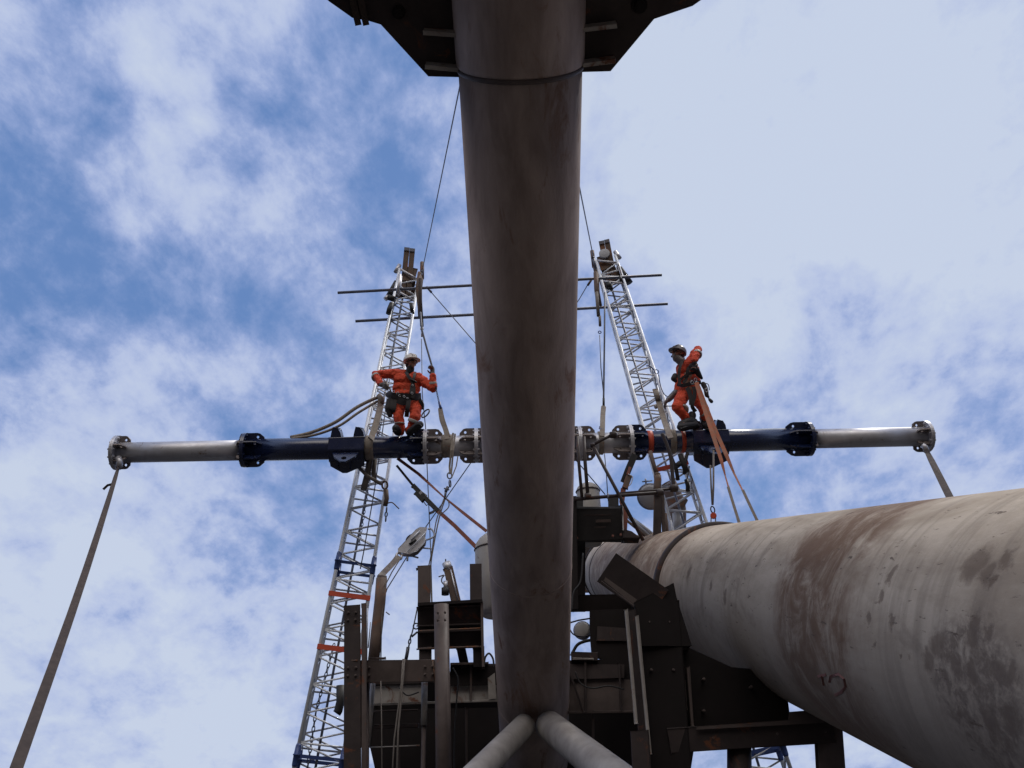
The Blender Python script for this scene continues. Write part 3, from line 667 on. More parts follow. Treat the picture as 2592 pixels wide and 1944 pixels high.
bar('web_stiffener', 'frame', (1567, 1680), (1572, 1800), 4, 11.98, .06)
bar('web_stiffener', 'frame', (1441, 1700), (1478, 1804), 4, 11.96, .05)
bar('deck_rail', 'pale', (942, 1784), (1260, 1773), 5, 11.98, .05)
bar('deck_rail', 'frame2', (945, 1802), (1058, 1796), 3.2, 11.96, .03)
bar('deck_rail', 'frame2', (1438, 1804), (1606, 1801), 5, 11.98, .05)
bar('deck_rail', 'frame2', (1142, 1681), (1236, 1678), 5, 11.9, .16)
# black underside box of the deck
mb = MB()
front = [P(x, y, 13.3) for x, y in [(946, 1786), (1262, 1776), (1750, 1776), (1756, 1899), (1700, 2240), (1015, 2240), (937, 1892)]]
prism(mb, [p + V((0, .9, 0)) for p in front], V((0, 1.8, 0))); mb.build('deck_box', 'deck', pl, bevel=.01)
bar('pipe_stub', 'pale', (1075, 1727), (1073, 1836), 16, 11.7, .1, 'round')
bar('pipe_stub', 'frame2', (1073, 1836), (1066, 2200), 12, 11.72, .1, 'round')
bar('drain_pipe', 'pale', (944, 1730), (931, 1890), 13, 11.7, .1, 'round')
bar('drain_pipe', 'frame2', (931, 1728), (927, 2250), 10, 11.6, .1, 'round')
bar('thin_rod', 'pale', (936, 1892), (1062, 1887), 3, 11.65, .02, 'round')
bar('corner_stud', 'frame2', (934, 1668), (975, 1666), 5, 11.5, .1)
# right half ------------------------------------------------------
bar('side_post', 'deck', (1437, 1262), (1441, 1545), 44, 11.9, .2)
bar('cross_girder', 'deck', (1450, 1528), (1600, 1524), 40, 12.3, .2, 'box')
plate('back_plate', 'frame', [(1478, 1372), (1545, 1372), (1545, 1500), (1478, 1500)], 22.0, .03)
plate('under_plate', 'deck', [(1493, 1546), (1600, 1540), (1600, 1690), (1498, 1662), (1493, 1600)], 12.1, .06)
plate('web_panel', 'frame', [(1513, 1586), (1600, 1592), (1600, 1622), (1510, 1622)], 12.05, .03)
bar('cross_beam', 'frame', (1446, 1661), (1512, 1662), 20, 12.0, .14)
bar('deck_rail', 'pale', (1450, 1668), (1502, 1668), 4, 11.92, .03)
plate('back_web', 'deck', [(1440, 1672), (1606, 1668), (1606, 1730), (1440, 1724)], 12.08, .03)
# tilted H section against the pipe and the heavy leg under it
ps = empty('pipe_support_frame', (P(1700, 2200, 6.9).x, 6.9, 0), 'black heavy steel support frame with two pale strips cradling the fat pipe', 'frame')
tl = bar('tilted_beam', 'frame', (1537, 1437), (1668, 1530), 86, 6.9, .18, 'H', ps)
bar('tilted_edge', 'frame2', (1522, 1474), (1604, 1534), 5, 6.78, .03, 'box', ps)
plate('tilted_inner', 'frame2', [(1527, 1470), (1562, 1412), (1640, 1466), (1604, 1530)], 6.84, .015, ps)
plate('leg_head', 'deck', [(1602, 1532), (1700, 1484), (1708, 1520), (1745, 1640), (1620, 1640)], 6.9, .2, ps)
bar('heavy_leg', 'deck', (1658, 1530), (1702, 2260), 125, 6.95, .24, 'box', ps)
bar('light_strip', 'pale', (1584, 1544), (1611, 1832), 7.5, 6.74, .02, 'box', ps)
bar('light_strip', 'pale', (1611, 1560), (1646, 1909), 7.5, 6.72, .02, 'box', ps)
bar('leg_web', 'frame', (1598, 1545), (1634, 1930), 20, 6.8, .03, 'box', ps)
bar('leg_plate', 'frame', (1618, 1850), (1640, 2240), 46, 6.7, .04, 'box', ps)
plate('saddle_plate', 'deck', [(1700, 1500), (1718, 1560), (1741, 1640), (1850, 1690), (1982, 1701), (2001, 1838), (1748, 1848), (1700, 1700)], 6.95, .05, ps)
plate('saddle_gusset', 'frame', [(1708, 1605), (1741, 1643), (1712, 1646)], 6.85, .02, ps)
plate('web_panel', 'frame2', [(1719, 1714), (1733, 1722), (1739, 1797), (1727, 1798)], 6.88, .02, ps)
bar('web_stiffener', 'frame2', (1741, 1690), (1753, 1838), 7, 6.86, .05, 'box', ps)
bar('beam', 'frame', (1690, 1876), (2098, 1849), 56, 6.9, .18, 'box', ps)
plate('flange_plate', 'frame2', [(1764, 1846), (1764, 1838), (1996, 1822), (1999, 1803), (2036, 1800), (2084, 1822), (2084, 1829)], 6.78, .015, ps)
bar('column', 'frame', (1871, 1868), (1873, 2260), 62, 6.95, .2, 'round', ps)
bar('post', 'frame2', (2098, 1836), (2128, 2260), 62, 6.9, .15, 'box', ps)
bar('post_flange', 'frame', (2072, 1850), (2096, 2260), 24, 6.96, .2, 'box', ps)
# ------------------------------------------------------------------ things round the platform
def thing(name, loc, label, cat, group=None): return empty(name, loc, label, cat, group)
# rusty leaning tube beside the left post
mb = MB(); T(mb, [(966, 1464), (962, 1520), (952, 1610), (944, 1690)], 11.9, 29, n=20)
o = mb.build('leaning_tube', 'rusty', label='rusty brown tube leaning beside the left mast with a beige sling round its top', cat='tube')
mb = MB(); T(mb, [(967, 1458), (966, 1468)], 11.9, 25, n=20); mb.build('tube_cap', 'frame2', o)
mb = MB(); T(mb, [(986, 1556), (977, 1549)], 11.85, 3); mb.build('pin', 'scaf', o)
mb = MB(); T(mb, [(930, 1540), (928, 1672)], 11.5, 4); T(mb, [(938, 1575), (932, 1640)], 11.5, 3)
mb.build('thin_conduit', 'alud', label='thin pale conduit beside the left post top', cat='conduit')
# shackle post
po = P(1152, 1530, 12.05)
sp = thing('shackle_post', po, 'leaning brown post with a rounded cap rising between the two stub posts', 'post')
mb = MB(); T(mb, [(1129, 1424), (1137, 1444)], 12.05, 22, n=18); mb.build('cap', 'galv', sp)
mb = MB(); beam3(mb, P(1134, 1440, 12.05), P(1158, 1535, 12.05), .135, .12); mb.build('stem', 'rusty', sp, bevel=.01)
mb = MB(); T(mb, [(1141, 1442), (1162, 1533)], 11.98, 4, n=8); mb.build('edge_rib', 'galv', sp)
mb = MB(); T(mb, [(1128, 1415), (1128, 1424)], 12.05, 3); mb.build('tip', 'frame', sp)
hk = thing('hanging_lantern', P(1127, 1485, 11.9), 'small dark cylinder hanging from a shackle on the leaning post', 'hanging fitting')
mb = MB(); T(mb, [(1128, 1471), (1128, 1490)], 11.9, 11, n=16); mb.build('neck', 'galv', hk)
mb = MB(); T(mb, [(1127, 1488), (1127, 1506)], 11.9, 19, n=18); mb.build('body', 'black', hk)
mb = MB(); T(mb, [(1110, 1460), (1124, 1456), (1119, 1463), (1118, 1472), (1124, 1480)], 11.9, 3.4, sm=1); mb.build('shackle', 'scaf', hk)
# white tank behind the boom on the left
def tank(label, cx, y0, y1, wpx, D, m='tank'):
    a_, b_ = P(cx, y1, D), P(cx, y0, D); R_ = wpx / 2 * mpp(b_); b_ = V((a_.x, D, b_.z)); H_ = b_.z - a_.z
    rt = thing('storage_tank', a_, label, 'tank')
    mb = MB(); lathe(mb, a_, V((0, 0, 1)), [(0, R_ * .7), (.08, R_), (H_ - R_ * .75, R_)] + [(H_ - R_ * .75 + R_ * .75 * math.sin(t_), max(R_ * math.cos(t_), .01)) for t_ in (.3, .6, .9, 1.2, 1.4, 1.55)], 36); mb.build('shell', m, rt)
    mb = MB(); torus(mb, a_ + V((0, 0, H_ - R_ * .78)), V((0, 0, 1)), R_ + .005, .012, 32, 6); mb.build('seam', 'frame2', rt)
    return rt, a_, R_, H_
tank('off-white tank half hidden behind the left edge of the boom', 1268, 1345, 1560, 120, 12.9)
tank('domed off-white tank standing behind the black winch box', 1500, 1222, 1380, 58, 13.2)
# black winch box
wb = thing('winch_box', P(1510, 1372, 12.3), 'black louvred machine box on top of the platform beside the boom', 'machine')
bar('housing', 'black', (1452, 1330), (1572, 1326), 84, 12.3, .5, 'box', wb, .03)
bar('upright', 'black', (1462, 1266), (1463, 1300), 26, 12.25, .3, 'box', wb)
bar('upright', 'black', (1552, 1260), (1553, 1292), 26, 12.25, .3, 'box', wb)
for (x0, x1, y_, w_) in ((1508, 1546, 1319, 7), (1504, 1534, 1335, 4), (1480, 1545, 1304, 4), (1482, 1492, 1293, 3.5), (1500, 1550, 1298, 3)):
    bar('louvre', 'frame2' if w_ > 6 else 'frame', (x0, y_), (x1, y_ - 1), w_, 12.02, .02, 'box', wb, .002)
for x_, y_ in ((1460, 1362), (1551, 1357), (1571, 1354)):
    mb = MB(); c = P(x_, y_, 12.02); lathe(mb, c, V((0, -1, 0)), [(0, .022), (.03, .018)], 12); mb.build('indicator', 'redpaint', wb)
mb = MB(); beam3(mb, P(1576, 1286, 12.2), P(1578, 1352, 12.2), .02, .4); mb.build('end_plate', 'galv', wb)
mb = MB(); prism(mb, [P(1575, 1346, 12.2), P(1596, 1352, 12.2), P(1618, 1368, 12.2), P(1575, 1368, 12.2)], V((0, .3, 0))); mb.build('foot', 'frame', wb)
# tubular frame beside the boom: uprights, handrail and diagonal
hr = thing('tube_railing', P(1540, 1372, 11.8), 'dark tube railing with an elbowed top and a long diagonal leg', 'railing')
for pts, D, w_, nm in (([(1461, 1105), (1465, 1170), (1473, 1258)], 11.7, 8, 'upright'), ([(1478, 1106), (1481, 1170), (1488, 1256)], 11.7, 9, 'upright'),
                   ([(1628, 1368), (1560, 1240), (1500, 1127)], 11.7, 9, 'diagonal'), ([(1500, 1127), (1522, 1114), (1546, 1103)], 11.7, 8, 'elbow_arm'),
                   ([(1454, 1264), (1560, 1255), (1672, 1247)], 11.75, 9, 'handrail'), ([(1560, 1250), (1640, 1243), (1706, 1237)], 11.9, 7, 'handrail')):
    mb = MB(); T(mb, pts, D, w_, n=12); mb.build(nm, 'frame', hr)
for x_, y_, D, r_ in ((1552, 1101, 11.7, .055), (1500, 1127, 11.7, .038), (1706, 1236, 11.9, .06), (1671, 1247, 11.75, .05), (1488, 1256, 11.7, .05)):
    c = P(x_, y_, D); mb = MB(); lathe(mb, c - V((r_, 0, 0)), V((1, 0, 0)), [(0, r_ * .8), (.3 * r_, r_), (1.6 * r_, r_), (2 * r_, r_ * .8)], 14); mb.build('knob', 'frame', hr)
mb = MB(); T(mb, [(1538, 1262), (1540, 1256), (1538, 1249)], 11.7, 5); mb.build('clip', 'scaf', hr)
# capped post, right
cp = thing('capped_post', P(1666, 1372, 12.2), 'brown post with a swollen cap standing left of the right mast', 'post')
mb = MB(); T(mb, [(1664, 1204), (1665, 1214), (1664, 1232), (1662, 1247)], 12.1, 19, n=16); mb.build('cap', 'rusty', cp)
mb = MB(); T(mb, [(1664, 1198), (1664, 1204)], 12.1, 15, n=16); mb.build('cap_top', 'rusty', cp)
bar('stem', 'frame', (1666, 1250), (1664, 1372), 18, 12.2, .14, 'box', cp)
bar('stem_edge', 'frame2', (1676, 1252), (1682, 1372), 9, 12.25, .1, 'box', cp)
bar('stem_edge', 'rusty', (1658, 1250), (1656, 1372), 6, 12.2, .1, 'box', cp)
# bent dark tube in front of the right mast
mb = MB(); T(mb, [(1676, 1098), (1688, 1126), (1698, 1160), (1702, 1200), (1706, 1236)], 12.3, 9.5, sm=1)
mb.build('bent_tube', 'frame', label='bent dark tube crossing the navy beam in front of the right mast', cat='tube')
mb = MB(); T(mb, [(1646, 1142), (1655, 1176), (1664, 1202)], 12.3, 10)
mb.build('short_tube', 'rusty', label='short brown tube from the beam down to the capped post', cat='tube')
# dish lamp
def dish(label, cx, cy, rpx, D, tilt, m='dish'):
    c = P(cx, cy, D); R_ = rpx * mpp(c); ax = V(tilt).normalized(); rt = thing('round_floodlight', c, label, 'floodlight')
    mb = MB(); lathe(mb, c, ax, [(0, R_ * .96), (.05, R_), (.07, R_), (.09, R_ * .93)], 36, False); mb.build('rim', 'scaf', rt)
    mb = MB(); lathe(mb, c, ax, [(.085, R_ * .94), (.11, R_ * .7), (.12, R_ * .3), (.122, .01)], 36); mb.build('lens', m, rt)
    mb = MB(); lathe(mb, c, -ax, [(0, R_ * .95), (R_ * .4, R_ * .8), (R_ * .7, R_ * .4), (R_ * .75, .03)], 30); mb.build('housing', 'alud', rt)
    return rt, c, R_
d_, c_, R_ = dish('big round grey floodlight between the strap and the capped post', 1647, 1256, 34, 12.9, (-.25, -1, -.45))
mb = MB(); tube(mb, [c_ + V((-.12, -.05, R_ + .02)), c_ + V((.05, -.05, R_ + .03))], .012); tube(mb, [c_ + V((-.06, -.05, R_ - .04)), c_ + V((-.06, -.05, R_ + .07))], .014); mb.build('bracket', 'scaf', d_)
dish('small pale lamp dome seen through the gap right of the boom foot', 1476, 1598, 23, 13.2, (-.3, -1, .1), 'tank')
mb = MB(); T(mb, [(1444, 1576), (1465, 1570), (1496, 1565)], 12.6, 4); mb.build('thin_conduit', 'frame', label='thin dark conduit above the small lamp dome', cat='conduit')
mb = MB(); T(mb, [(1440, 1588), (1452, 1606), (1478, 1612), (1500, 1605)], 12.6, 3.4, sm=1); mb.build('cable_loop', 'black', label='black cable loop sagging under the small lamp dome', cat='cable')
mb = MB(); T(mb, [(1446, 1660), (1460, 1634), (1478, 1624), (1498, 1620)], 12.4, 8, sm=1); mb.build('hydraulic_hose', 'black', label='thick black hose curving over the deck edge right of the boom', cat='hose')
mb = MB(); T(mb, [(1225, 1690), (1228, 1665), (1238, 1654), (1248, 1668), (1250, 1690)], 11.7, 5, sm=1); mb.build('hydraulic_hose', 'black', label='small black hose loop against the left side of the boom foot', cat='hose')
# rusty drum and stay behind the right mast
c0, c1 = P(1722, 1232, 15.2), P(1716, 1350, 15.2); k = mpp(c0)
rd = thing('rusty_exhaust_stack', c1, 'rusty brown stack with an elbow behind the bars of the right mast', 'stack')
mb = MB(); tube(mb, smoothpath([P(1690, 1225, 15.2), P(1702, 1250, 15.2), P(1714, 1290, 15.2), P(1712, 1372, 15.2)]), 22 * k, 24); mb.build('pipe_body', 'rusty', rd)
mb = MB(); tube(mb, smoothpath([P(1714, 1290, 14.9), P(1722, 1278, 14.9), P(1731, 1262, 14.9)]), 11 * k, 18); mb.build('elbow', 'rusty', rd)
mb = MB(); tube(mb, [P(1715, 1300, 15.0), P(1718, 1350, 15.0)], 13 * k, 18); mb.build('pale_sleeve', 'tank', rd)
mb = MB(); T(mb, [(1737, 1214), (1741, 1230), (1741, 1243)], 13.7, 11, n=14); o = mb.build('wooden_block', 'black', label='black teardrop weight hanging inside the right mast', cat='weight')
mb = MB(); T(mb, [(1745, 1180), (1740, 1214)], 13.7, 3); mb.build('cord', 'rope', o)
# low machinery glimpsed behind the pipe root
for i, (pts, w_, m_) in enumerate((([(1570, 1285), (1600, 1318), (1650, 1362)], 8, 'alud'), ([(1580, 1312), (1620, 1345), (1645, 1368)], 7, 'rusty'), ([(1596, 1310), (1640, 1342), (1662, 1362)], 9, 'alud'), ([(1684, 1300), (1692, 1372)], 9, 'rusty'), ([(1698, 1318), (1702, 1372)], 6, 'alud'))):
    mb = MB(); T(mb, pts, 12.9 + .1 * i, w_, n=10)
    mb.build('stay_tube', m_, label=['uppermost grey stay tube slanting behind the diagonal leg', 'lower brown stay tube slanting behind the diagonal leg', 'thick grey stay tube ending beside the capped post', 'brown upright stay tube right of the capped post', 'thin grey upright tube beside the bright mast chord'][i], cat='tube', group='stay tubes behind the railing')

# clutter on and under the deck: cables, clamps and small fittings
for pts, D, w_, m_, nm, lb, cat in (
    ([(1146, 1690), (1160, 1720), (1156, 1770), (1150, 1900), (1152, 2100)], 11.6, 4, 'black', 'power_cable', 'black cable dropping down the dark deck box just right of the round column', 'cable'),
    ([(1010, 1740), (1030, 1760), (1060, 1752)], 11.9, 3.5, 'black', 'power_cable', 'short black cable lying along the pale web panel', 'cable'),
    ([(1456, 1700), (1470, 1730), (1500, 1742), (1540, 1736), (1580, 1745)], 11.85, 4, 'black', 'power_cable', 'black cable draped across the brown web panel right of the boom', 'cable'),
    ([(1448, 1545), (1452, 1500), (1470, 1470), (1476, 1400)], 11.7, 5, 'black', 'hydraulic_hose', 'black hose climbing the dark side post right of the boom', 'hose')):
    mb = MB(); T(mb, pts, D, w_, n=8, sm=1); mb.build(nm, m_, label=lb, cat=cat)
for x_, y_, D in ((891, 1560, 11.08), (891, 1700, 11.08), (1117, 1560, 11.2), (925, 1700, 11.32), (1085, 1697, 11.32)):
    c = P(x_, y_, D)
    for k in range(4):
        q_ = c + V((.05 * (-1) ** k, 0, .05 * (-1) ** (k // 2))); mb = MB(); lathe(mb, q_, V((0, -1, 0)), [(-.03, .016), (.022, .016), (.024, .009), (.034, .009)], 6, False); mb.build('bolt', 'frame2', pl)
for (x0, y0, x1, y1, D) in ((880, 1672, 905, 1672, 11.1), (1095, 1672, 1102, 1726, 11.33), (912, 1674, 912, 1726, 11.33), (1060, 1597, 1220, 1590, 11.71), (1058, 1642, 1220, 1636, 11.71), (1262, 1776, 1440, 1772, 12.08)):
    mb = MB(); tube(mb, [P(x0, y0, D), P(x1, y1, D)], .011, 8); mb.build('weld_bead', 'rusty', pl)
bar('cable_tray', 'frame', (948, 1840), (1060, 1836), 9, 12.0, .1); bar('stiffener', 'frame', (1180, 1790), (1184, 2240), 6, 12.06, .06); bar('stiffener', 'frame', (1500, 1800), (1506, 2240), 6, 12.06, .06); bar('stiffener', 'frame', (1010, 1800), (1010, 2240), 5, 12.06, .06)
for x_, y_ in ((1640, 1580), (1690, 1580), (1645, 1700), (1700, 1700), (1800, 1870), (1960, 1860), (2080, 1855), (1780, 1720), (1780, 1800), (1900, 1740)):
    mb = MB(); c = P(x_, y_, 6.9); lathe(mb, c + V((0, -.02, 0)) * (4 if x_ < 1750 else 3.6 if y_ > 1840 else 1), V((0, -1, 0)), [(-.08, .012), (.018, .012), (.020, .007), (.028, .007)], 6, False); mb.build('bolt', 'frame2', ps)

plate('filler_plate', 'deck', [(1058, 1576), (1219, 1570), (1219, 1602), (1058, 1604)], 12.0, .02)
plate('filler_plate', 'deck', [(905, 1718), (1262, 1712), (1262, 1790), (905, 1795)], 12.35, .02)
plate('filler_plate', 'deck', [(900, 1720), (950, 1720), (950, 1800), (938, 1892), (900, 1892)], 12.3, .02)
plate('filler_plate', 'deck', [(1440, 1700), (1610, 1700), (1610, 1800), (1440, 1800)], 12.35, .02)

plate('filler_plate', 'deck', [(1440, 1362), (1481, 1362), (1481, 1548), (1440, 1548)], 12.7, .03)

# ================================================================== PEOPLE
def remesh(o, vox, smooth=6, disp=None):
    r = o.modifiers.new('remesh', 'REMESH'); r.mode = 'VOXEL'; r.voxel_size = vox; r.use_smooth_shade = True
    s_ = o.modifiers.new('smooth', 'SMOOTH'); s_.factor = .6; s_.iterations = smooth
    if disp:
        tx = bpy.data.textures.new('cloth_folds', 'CLOUDS'); tx.noise_scale = disp[1]; tx.noise_depth = 2
        d_ = o.modifiers.new('folds', 'DISPLACE'); d_.texture = tx; d_.strength = disp[0]; d_.mid_level = .5; d_.texture_coords = 'LOCAL'
    return o
def limb(mb, pts, rads, flat=1.0, fdir=None, n=12):
    for i in range(len(pts) - 1): capsule(mb, pts[i], rads[i], pts[i + 1], rads[i + 1], n, flat, fdir)
def hand(mb, wrist, palm_dir, side, curl, s=1.0, thumb=1, nrm=None):
    """palm, four unequal bent fingers and a thumb; side = across the knuckles, curl = where the fingers bend to"""
    pd = palm_dir.normalized(); side = (side - pd * side.dot(pd)).normalized(); cu = (curl - pd * curl.dot(pd)).normalized()
    for k in (-1, -.33, .33, 1): capsule(mb, wrist + side * k * .018 * s, .017 * s, wrist + pd * .085 * s + side * k * .030 * s, .015 * s, 8)
    for k, L in zip((-1, -.33, .33, 1), (.062, .080, .086, .074)):
        b0 = wrist + pd * .09 * s + side * k * .031 * s; L *= s
        k1 = b0 + (pd * .75 + cu * .65).normalized() * L * .5; k2 = k1 + (pd * .05 + cu).normalized() * L * .36; k3 = k2 + (-pd * .6 + cu * .7).normalized() * L * .28
        limb(mb, [b0, k1, k2, k3], [.0125 * s, .0115 * s, .0105 * s, .009 * s], n=8)
    t0 = wrist + pd * .025 * s + side * thumb * .032 * s; t1 = t0 + (pd * .6 + side * thumb * .55 + cu * .45).normalized() * .042 * s; t2 = t1 + (pd * .55 + cu * .85 - side * thumb * .1).normalized() * .034 * s
    limb(mb, [t0, t1, t2], [.017 * s, .0135 * s, .011 * s], n=8)
def head(mb, c, up, fwd, s=1.0):
    """skull, jaw, nose, brow, lips, ears round the centre c"""
    up = up.normalized(); fwd = (fwd - up * fwd.dot(up)).normalized(); rt = fwd.cross(up).normalized()
    capsule(mb, c + up * .035 * s - fwd * .015 * s, .088 * s, c + up * .02 * s + fwd * .018 * s, .082 * s, 16)
    capsule(mb, c + fwd * .035 * s, .066 * s, c - up * .062 * s + fwd * .052 * s, .040 * s, 14)
    capsule(mb, c - up * .085 * s + fwd * .062 * s, .026 * s, c - up * .088 * s + fwd * .050 * s, .028 * s, 10)
    capsule(mb, c + up * .012 * s + fwd * .098 * s, .011 * s, c - up * .028 * s + fwd * .120 * s, .017 * s, 8)
    for k in (-1, 1):
        capsule(mb, c + up * .020 * s + fwd * .094 * s + rt * k * .012 * s, .010 * s, c + up * .016 * s + fwd * .080 * s + rt * k * .050 * s, .011 * s, 8)
        capsule(mb, c - up * .022 * s + fwd * .070 * s + rt * k * .040 * s, .020 * s, c - up * .05 * s + fwd * .052 * s + rt * k * .042 * s, .020 * s, 8)
        capsule(mb, c + up * .012 * s + rt * k * .085 * s, .014 * s, c - up * .03 * s + rt * k * .082 * s + fwd * .006 * s, .010 * s, 8)
    capsule(mb, c - up * .052 * s + fwd * .098 * s - rt * .018 * s, .0085 * s, c - up * .052 * s + fwd * .098 * s + rt * .018 * s, .0085 * s, 8)
    return up, fwd, rt
def helmet(c, up, fwd, rt, m, root, s=1.0):
    prof = [(-.005, .122), (.0, .125), (.012, .120), (.035, .119), (.060, .110), (.085, .090), (.105, .062), (.116, .03), (.119, .005)]
    mb = MB(); lathe(mb, c + up * .035 * s - fwd * .005 * s, up, [(a_ * s, b_ * s) for a_, b_ in prof], 28); h = mb.build('helmet', m, root)
    loop = []
    cc = c + up * .037 * s
    for k in range(13):
        th = math.radians(-70 + 140 * k / 12); ext = .125 + .050 * max(math.cos(th), 0) ** 1.5
        loop.append(cc + (fwd * math.cos(th) + rt * math.sin(th)) * ext * s - up * .018 * s * math.cos(th))
    for k in range(12, -1, -1):
        th = math.radians(-70 + 140 * k / 12); loop.append(cc + (fwd * math.cos(th) + rt * math.sin(th)) * .105 * s)
    mb = MB(); n = 13
    vs_ = loop + [p - up * .008 * s for p in loop]; N2 = len(loop); fs = []
    for i in range(n - 1):
        j = 2 * n - 1 - i; fs += [(i, i + 1, j - 1, j), (N2 + j, N2 + j - 1, N2 + i + 1, N2 + i)]
    for i in range(N2): fs.append((i, N2 + i, N2 + (i + 1) % N2, (i + 1) % N2))
    mb.add(vs_, fs); mb.build('peak', m, h)
    mb = MB()
    for k in (-1, 0, 1):
        pts = [c + up * (.035 + .121 * math.sin(a_)) * s + (fwd * math.cos(a_) * .124 + rt * k * .035) * s for a_ in [math.radians(x) for x in range(20, 161, 20)]]
        tube(mb, pts, .007 * s, 6)
    mb.build('shell_ridges', m, h)
    return h
def ring_band(root, p, ax, r, w=.05, m='band', nm='reflective_band', flat=1.0):
    ax = V(ax).normalized(); mb = MB(); lathe(mb, V(p) - ax * w / 2, ax, [(0, r * .97), (.004, r), (w - .004, r), (w, r * .97)], 20); return mb.build(nm, m, root)
def eyes(c, up, fwd, rt, root, s=1.0):
    mb = MB(); capsule(mb, c + fwd * .089 * s + rt * .018 * s, .019 * s, c + fwd * .083 * s + rt * .048 * s, .017 * s, 10); capsule(mb, c + fwd * .089 * s - rt * .018 * s, .019 * s, c + fwd * .083 * s - rt * .048 * s, .017 * s, 10)
    tube(mb, [c + fwd * .083 * s + rt * .05 * s, c + fwd * .03 * s + rt * .09 * s, c - fwd * .01 * s + rt * .092 * s], .0045, 6); tube(mb, [c + fwd * .083 * s - rt * .05 * s, c + fwd * .03 * s - rt * .09 * s, c - fwd * .01 * s - rt * .092 * s], .0045, 6)
    return mb.build('safety_glasses', 'black', root)

# ------------------------------------------------------------------ the man on the left
DL = 13.15
def J(zx, zy, dd=0.0): return P(900 + zx / 4.88, 860 + zy / 4.88, DL + dd)
man = empty('person', J(620, 1180), 'person in orange coverall and white helmet standing on the beam, gripping a rope', 'person')
X, Y, Z = V((1, 0, 0)), V((0, 1, 0)), V((0, 0, 1))
sR, eR, wR, hR = J(470, 420, -.02), J(235, 430, -.02), J(315, 555, -.22), J(400, 582, -.30)     # viewer's left arm, hand at the waist
sL, eL, wL, hL = J(775, 475, .0), J(960, 600, -.10), J(955, 425, -.16), J(945, 370, -.17)         # viewer's right arm, raised to the rope
neck, chest, waist, pelv = J(668, 420, .02), J(640, 510, .03), J(620, 660, .03), J(625, 760, .04)
hipR, kR, aR, tR = J(535, 790, .02), J(530, 960, -.04), J(535, 1120, .05), J(500, 1120, -.16)
hipL, kL, aL, tL = J(745, 800, .02), J(735, 950, -.08), J(680, 1125, .02), J(795, 1050, -.18)
hc = J(686, 288, -.05); up = (J(672, 240, 0) - J(676, 340, 0)).normalized(); fw = V((.62, -.74, -.22))
mb = MB(); u_, f_, r_ = head(mb, hc, up, fw, 1.12)
limb(mb, [hc - u_ * .05 - f_ * .01, neck, chest], [.062, .066, .10])
for a_ in ((sR, eR, wR), (sL, eL, wL)): limb(mb, a_, [.052, .042, .030])
limb(mb, [chest, waist, pelv], [.12, .11, .12]); limb(mb, [sR, chest, sL], [.055, .09, .055])
for a_ in ((hipR, kR, aR, tR), (hipL, kL, aL, tL)): limb(mb, [pelv] + list(a_), [.10, .085, .058, .045, .04])
hand(mb, wR, hR - wR, V((.2, -.5, 1)), V((.5, .6, -.3)), 1.05, 1)
hand(mb, wL, V((-.1, .0, 1)), V((.75, -.65, 0)), V((-.55, -.7, 0)), 1.1, -1)
remesh(mb.build('body', 'skin', man), .007, 3)
mb = MB(); capsule(mb, hc + u_ * .03 - f_ * .03, .091, hc - u_ * .01 - f_ * .045, .088, 14); remesh(mb.build('hair', 'hair', man), .01, 3)
mb = MB()   # dark beard and neck scarf
limb(mb, [hc - u_ * .055 + f_ * .045, hc - u_ * .092 + f_ * .052, hc - u_ * .10 + f_ * .01], [.043, .036, .05]); limb(mb, [hc - u_ * .11 - f_ * .02, neck + V((0, -.03, .02))], [.072, .082])
remesh(mb.build('scarf', 'harness', man), .01, 4)
eyes(hc, u_, f_, r_, man, 1.12); helmet(hc, u_, f_, r_, 'helmet', man, 1.18)
mb = MB()   # coverall
limb(mb, [neck + V((0, 0, -.03)), chest], [.085, .15]); capsule(mb, J(560, 500, .02), .145, J(745, 520, .03), .135, 14); capsule(mb, J(545, 600, .03), .135, J(715, 610, .03), .125, 14)
capsule(mb, J(540, 690, .03), .130, J(710, 690, .03), .125, 14); capsule(mb, J(555, 770, .04), .125, J(735, 775, .04), .120, 14)
limb(mb, [J(600, 430, .03), J(500, 425, .0), sR, eR + V((.02, 0, 0)), wR + (eR - wR) * .1], [.10, .105, .095, .078, .060])
limb(mb, [J(690, 455, .03), sL, eL, wL + V((0, 0, -.03))], [.10, .098, .082, .058])
limb(mb, [J(555, 760, .03), hipR, kR, J(548, 1060, .0), J(550, 1130, .02)], [.12, .128, .098, .088, .080])
limb(mb, [J(730, 770, .03), hipL, kL, J(700, 1045, -.02), J(672, 1120, .0)], [.12, .125, .098, .086, .078])
remesh(mb.build('coverall', 'cover', man), .011, 5, (.045, .09))
ring_band(man, J(253, 462, -.06), J(235, 430, -.02) - J(290, 520, -.17), .088, .055)
ring_band(man, J(958, 545, -.12), eL - wL, .078, .05)
ring_band(man, J(712, 1005, -.09), kL - J(680, 1080, -.02), .100, .055)
ring_band(man, J(545, 1035, -.04), V((0, -.2, 1)), .094, .02)
for nm, pts, rr in (('glove', None, 0),):
    mb = MB(); limb(mb, [wR + (eR - wR) * .12, wR], [.050, .046]); hand(mb, wR, hR - wR, V((.2, -.5, 1)), V((.5, .6, -.3)), 1.18, 1); remesh(mb.build('glove', 'glove', man), .007, 2)
    mb = MB(); limb(mb, [wL + V((0, 0, -.04)), wL], [.048, .043]); hand(mb, wL, V((-.1, .0, 1)), V((.75, -.65, 0)), V((-.55, -.7, 0)), 1.22, -1); remesh(mb.build('glove', 'glove', man), .007, 2)
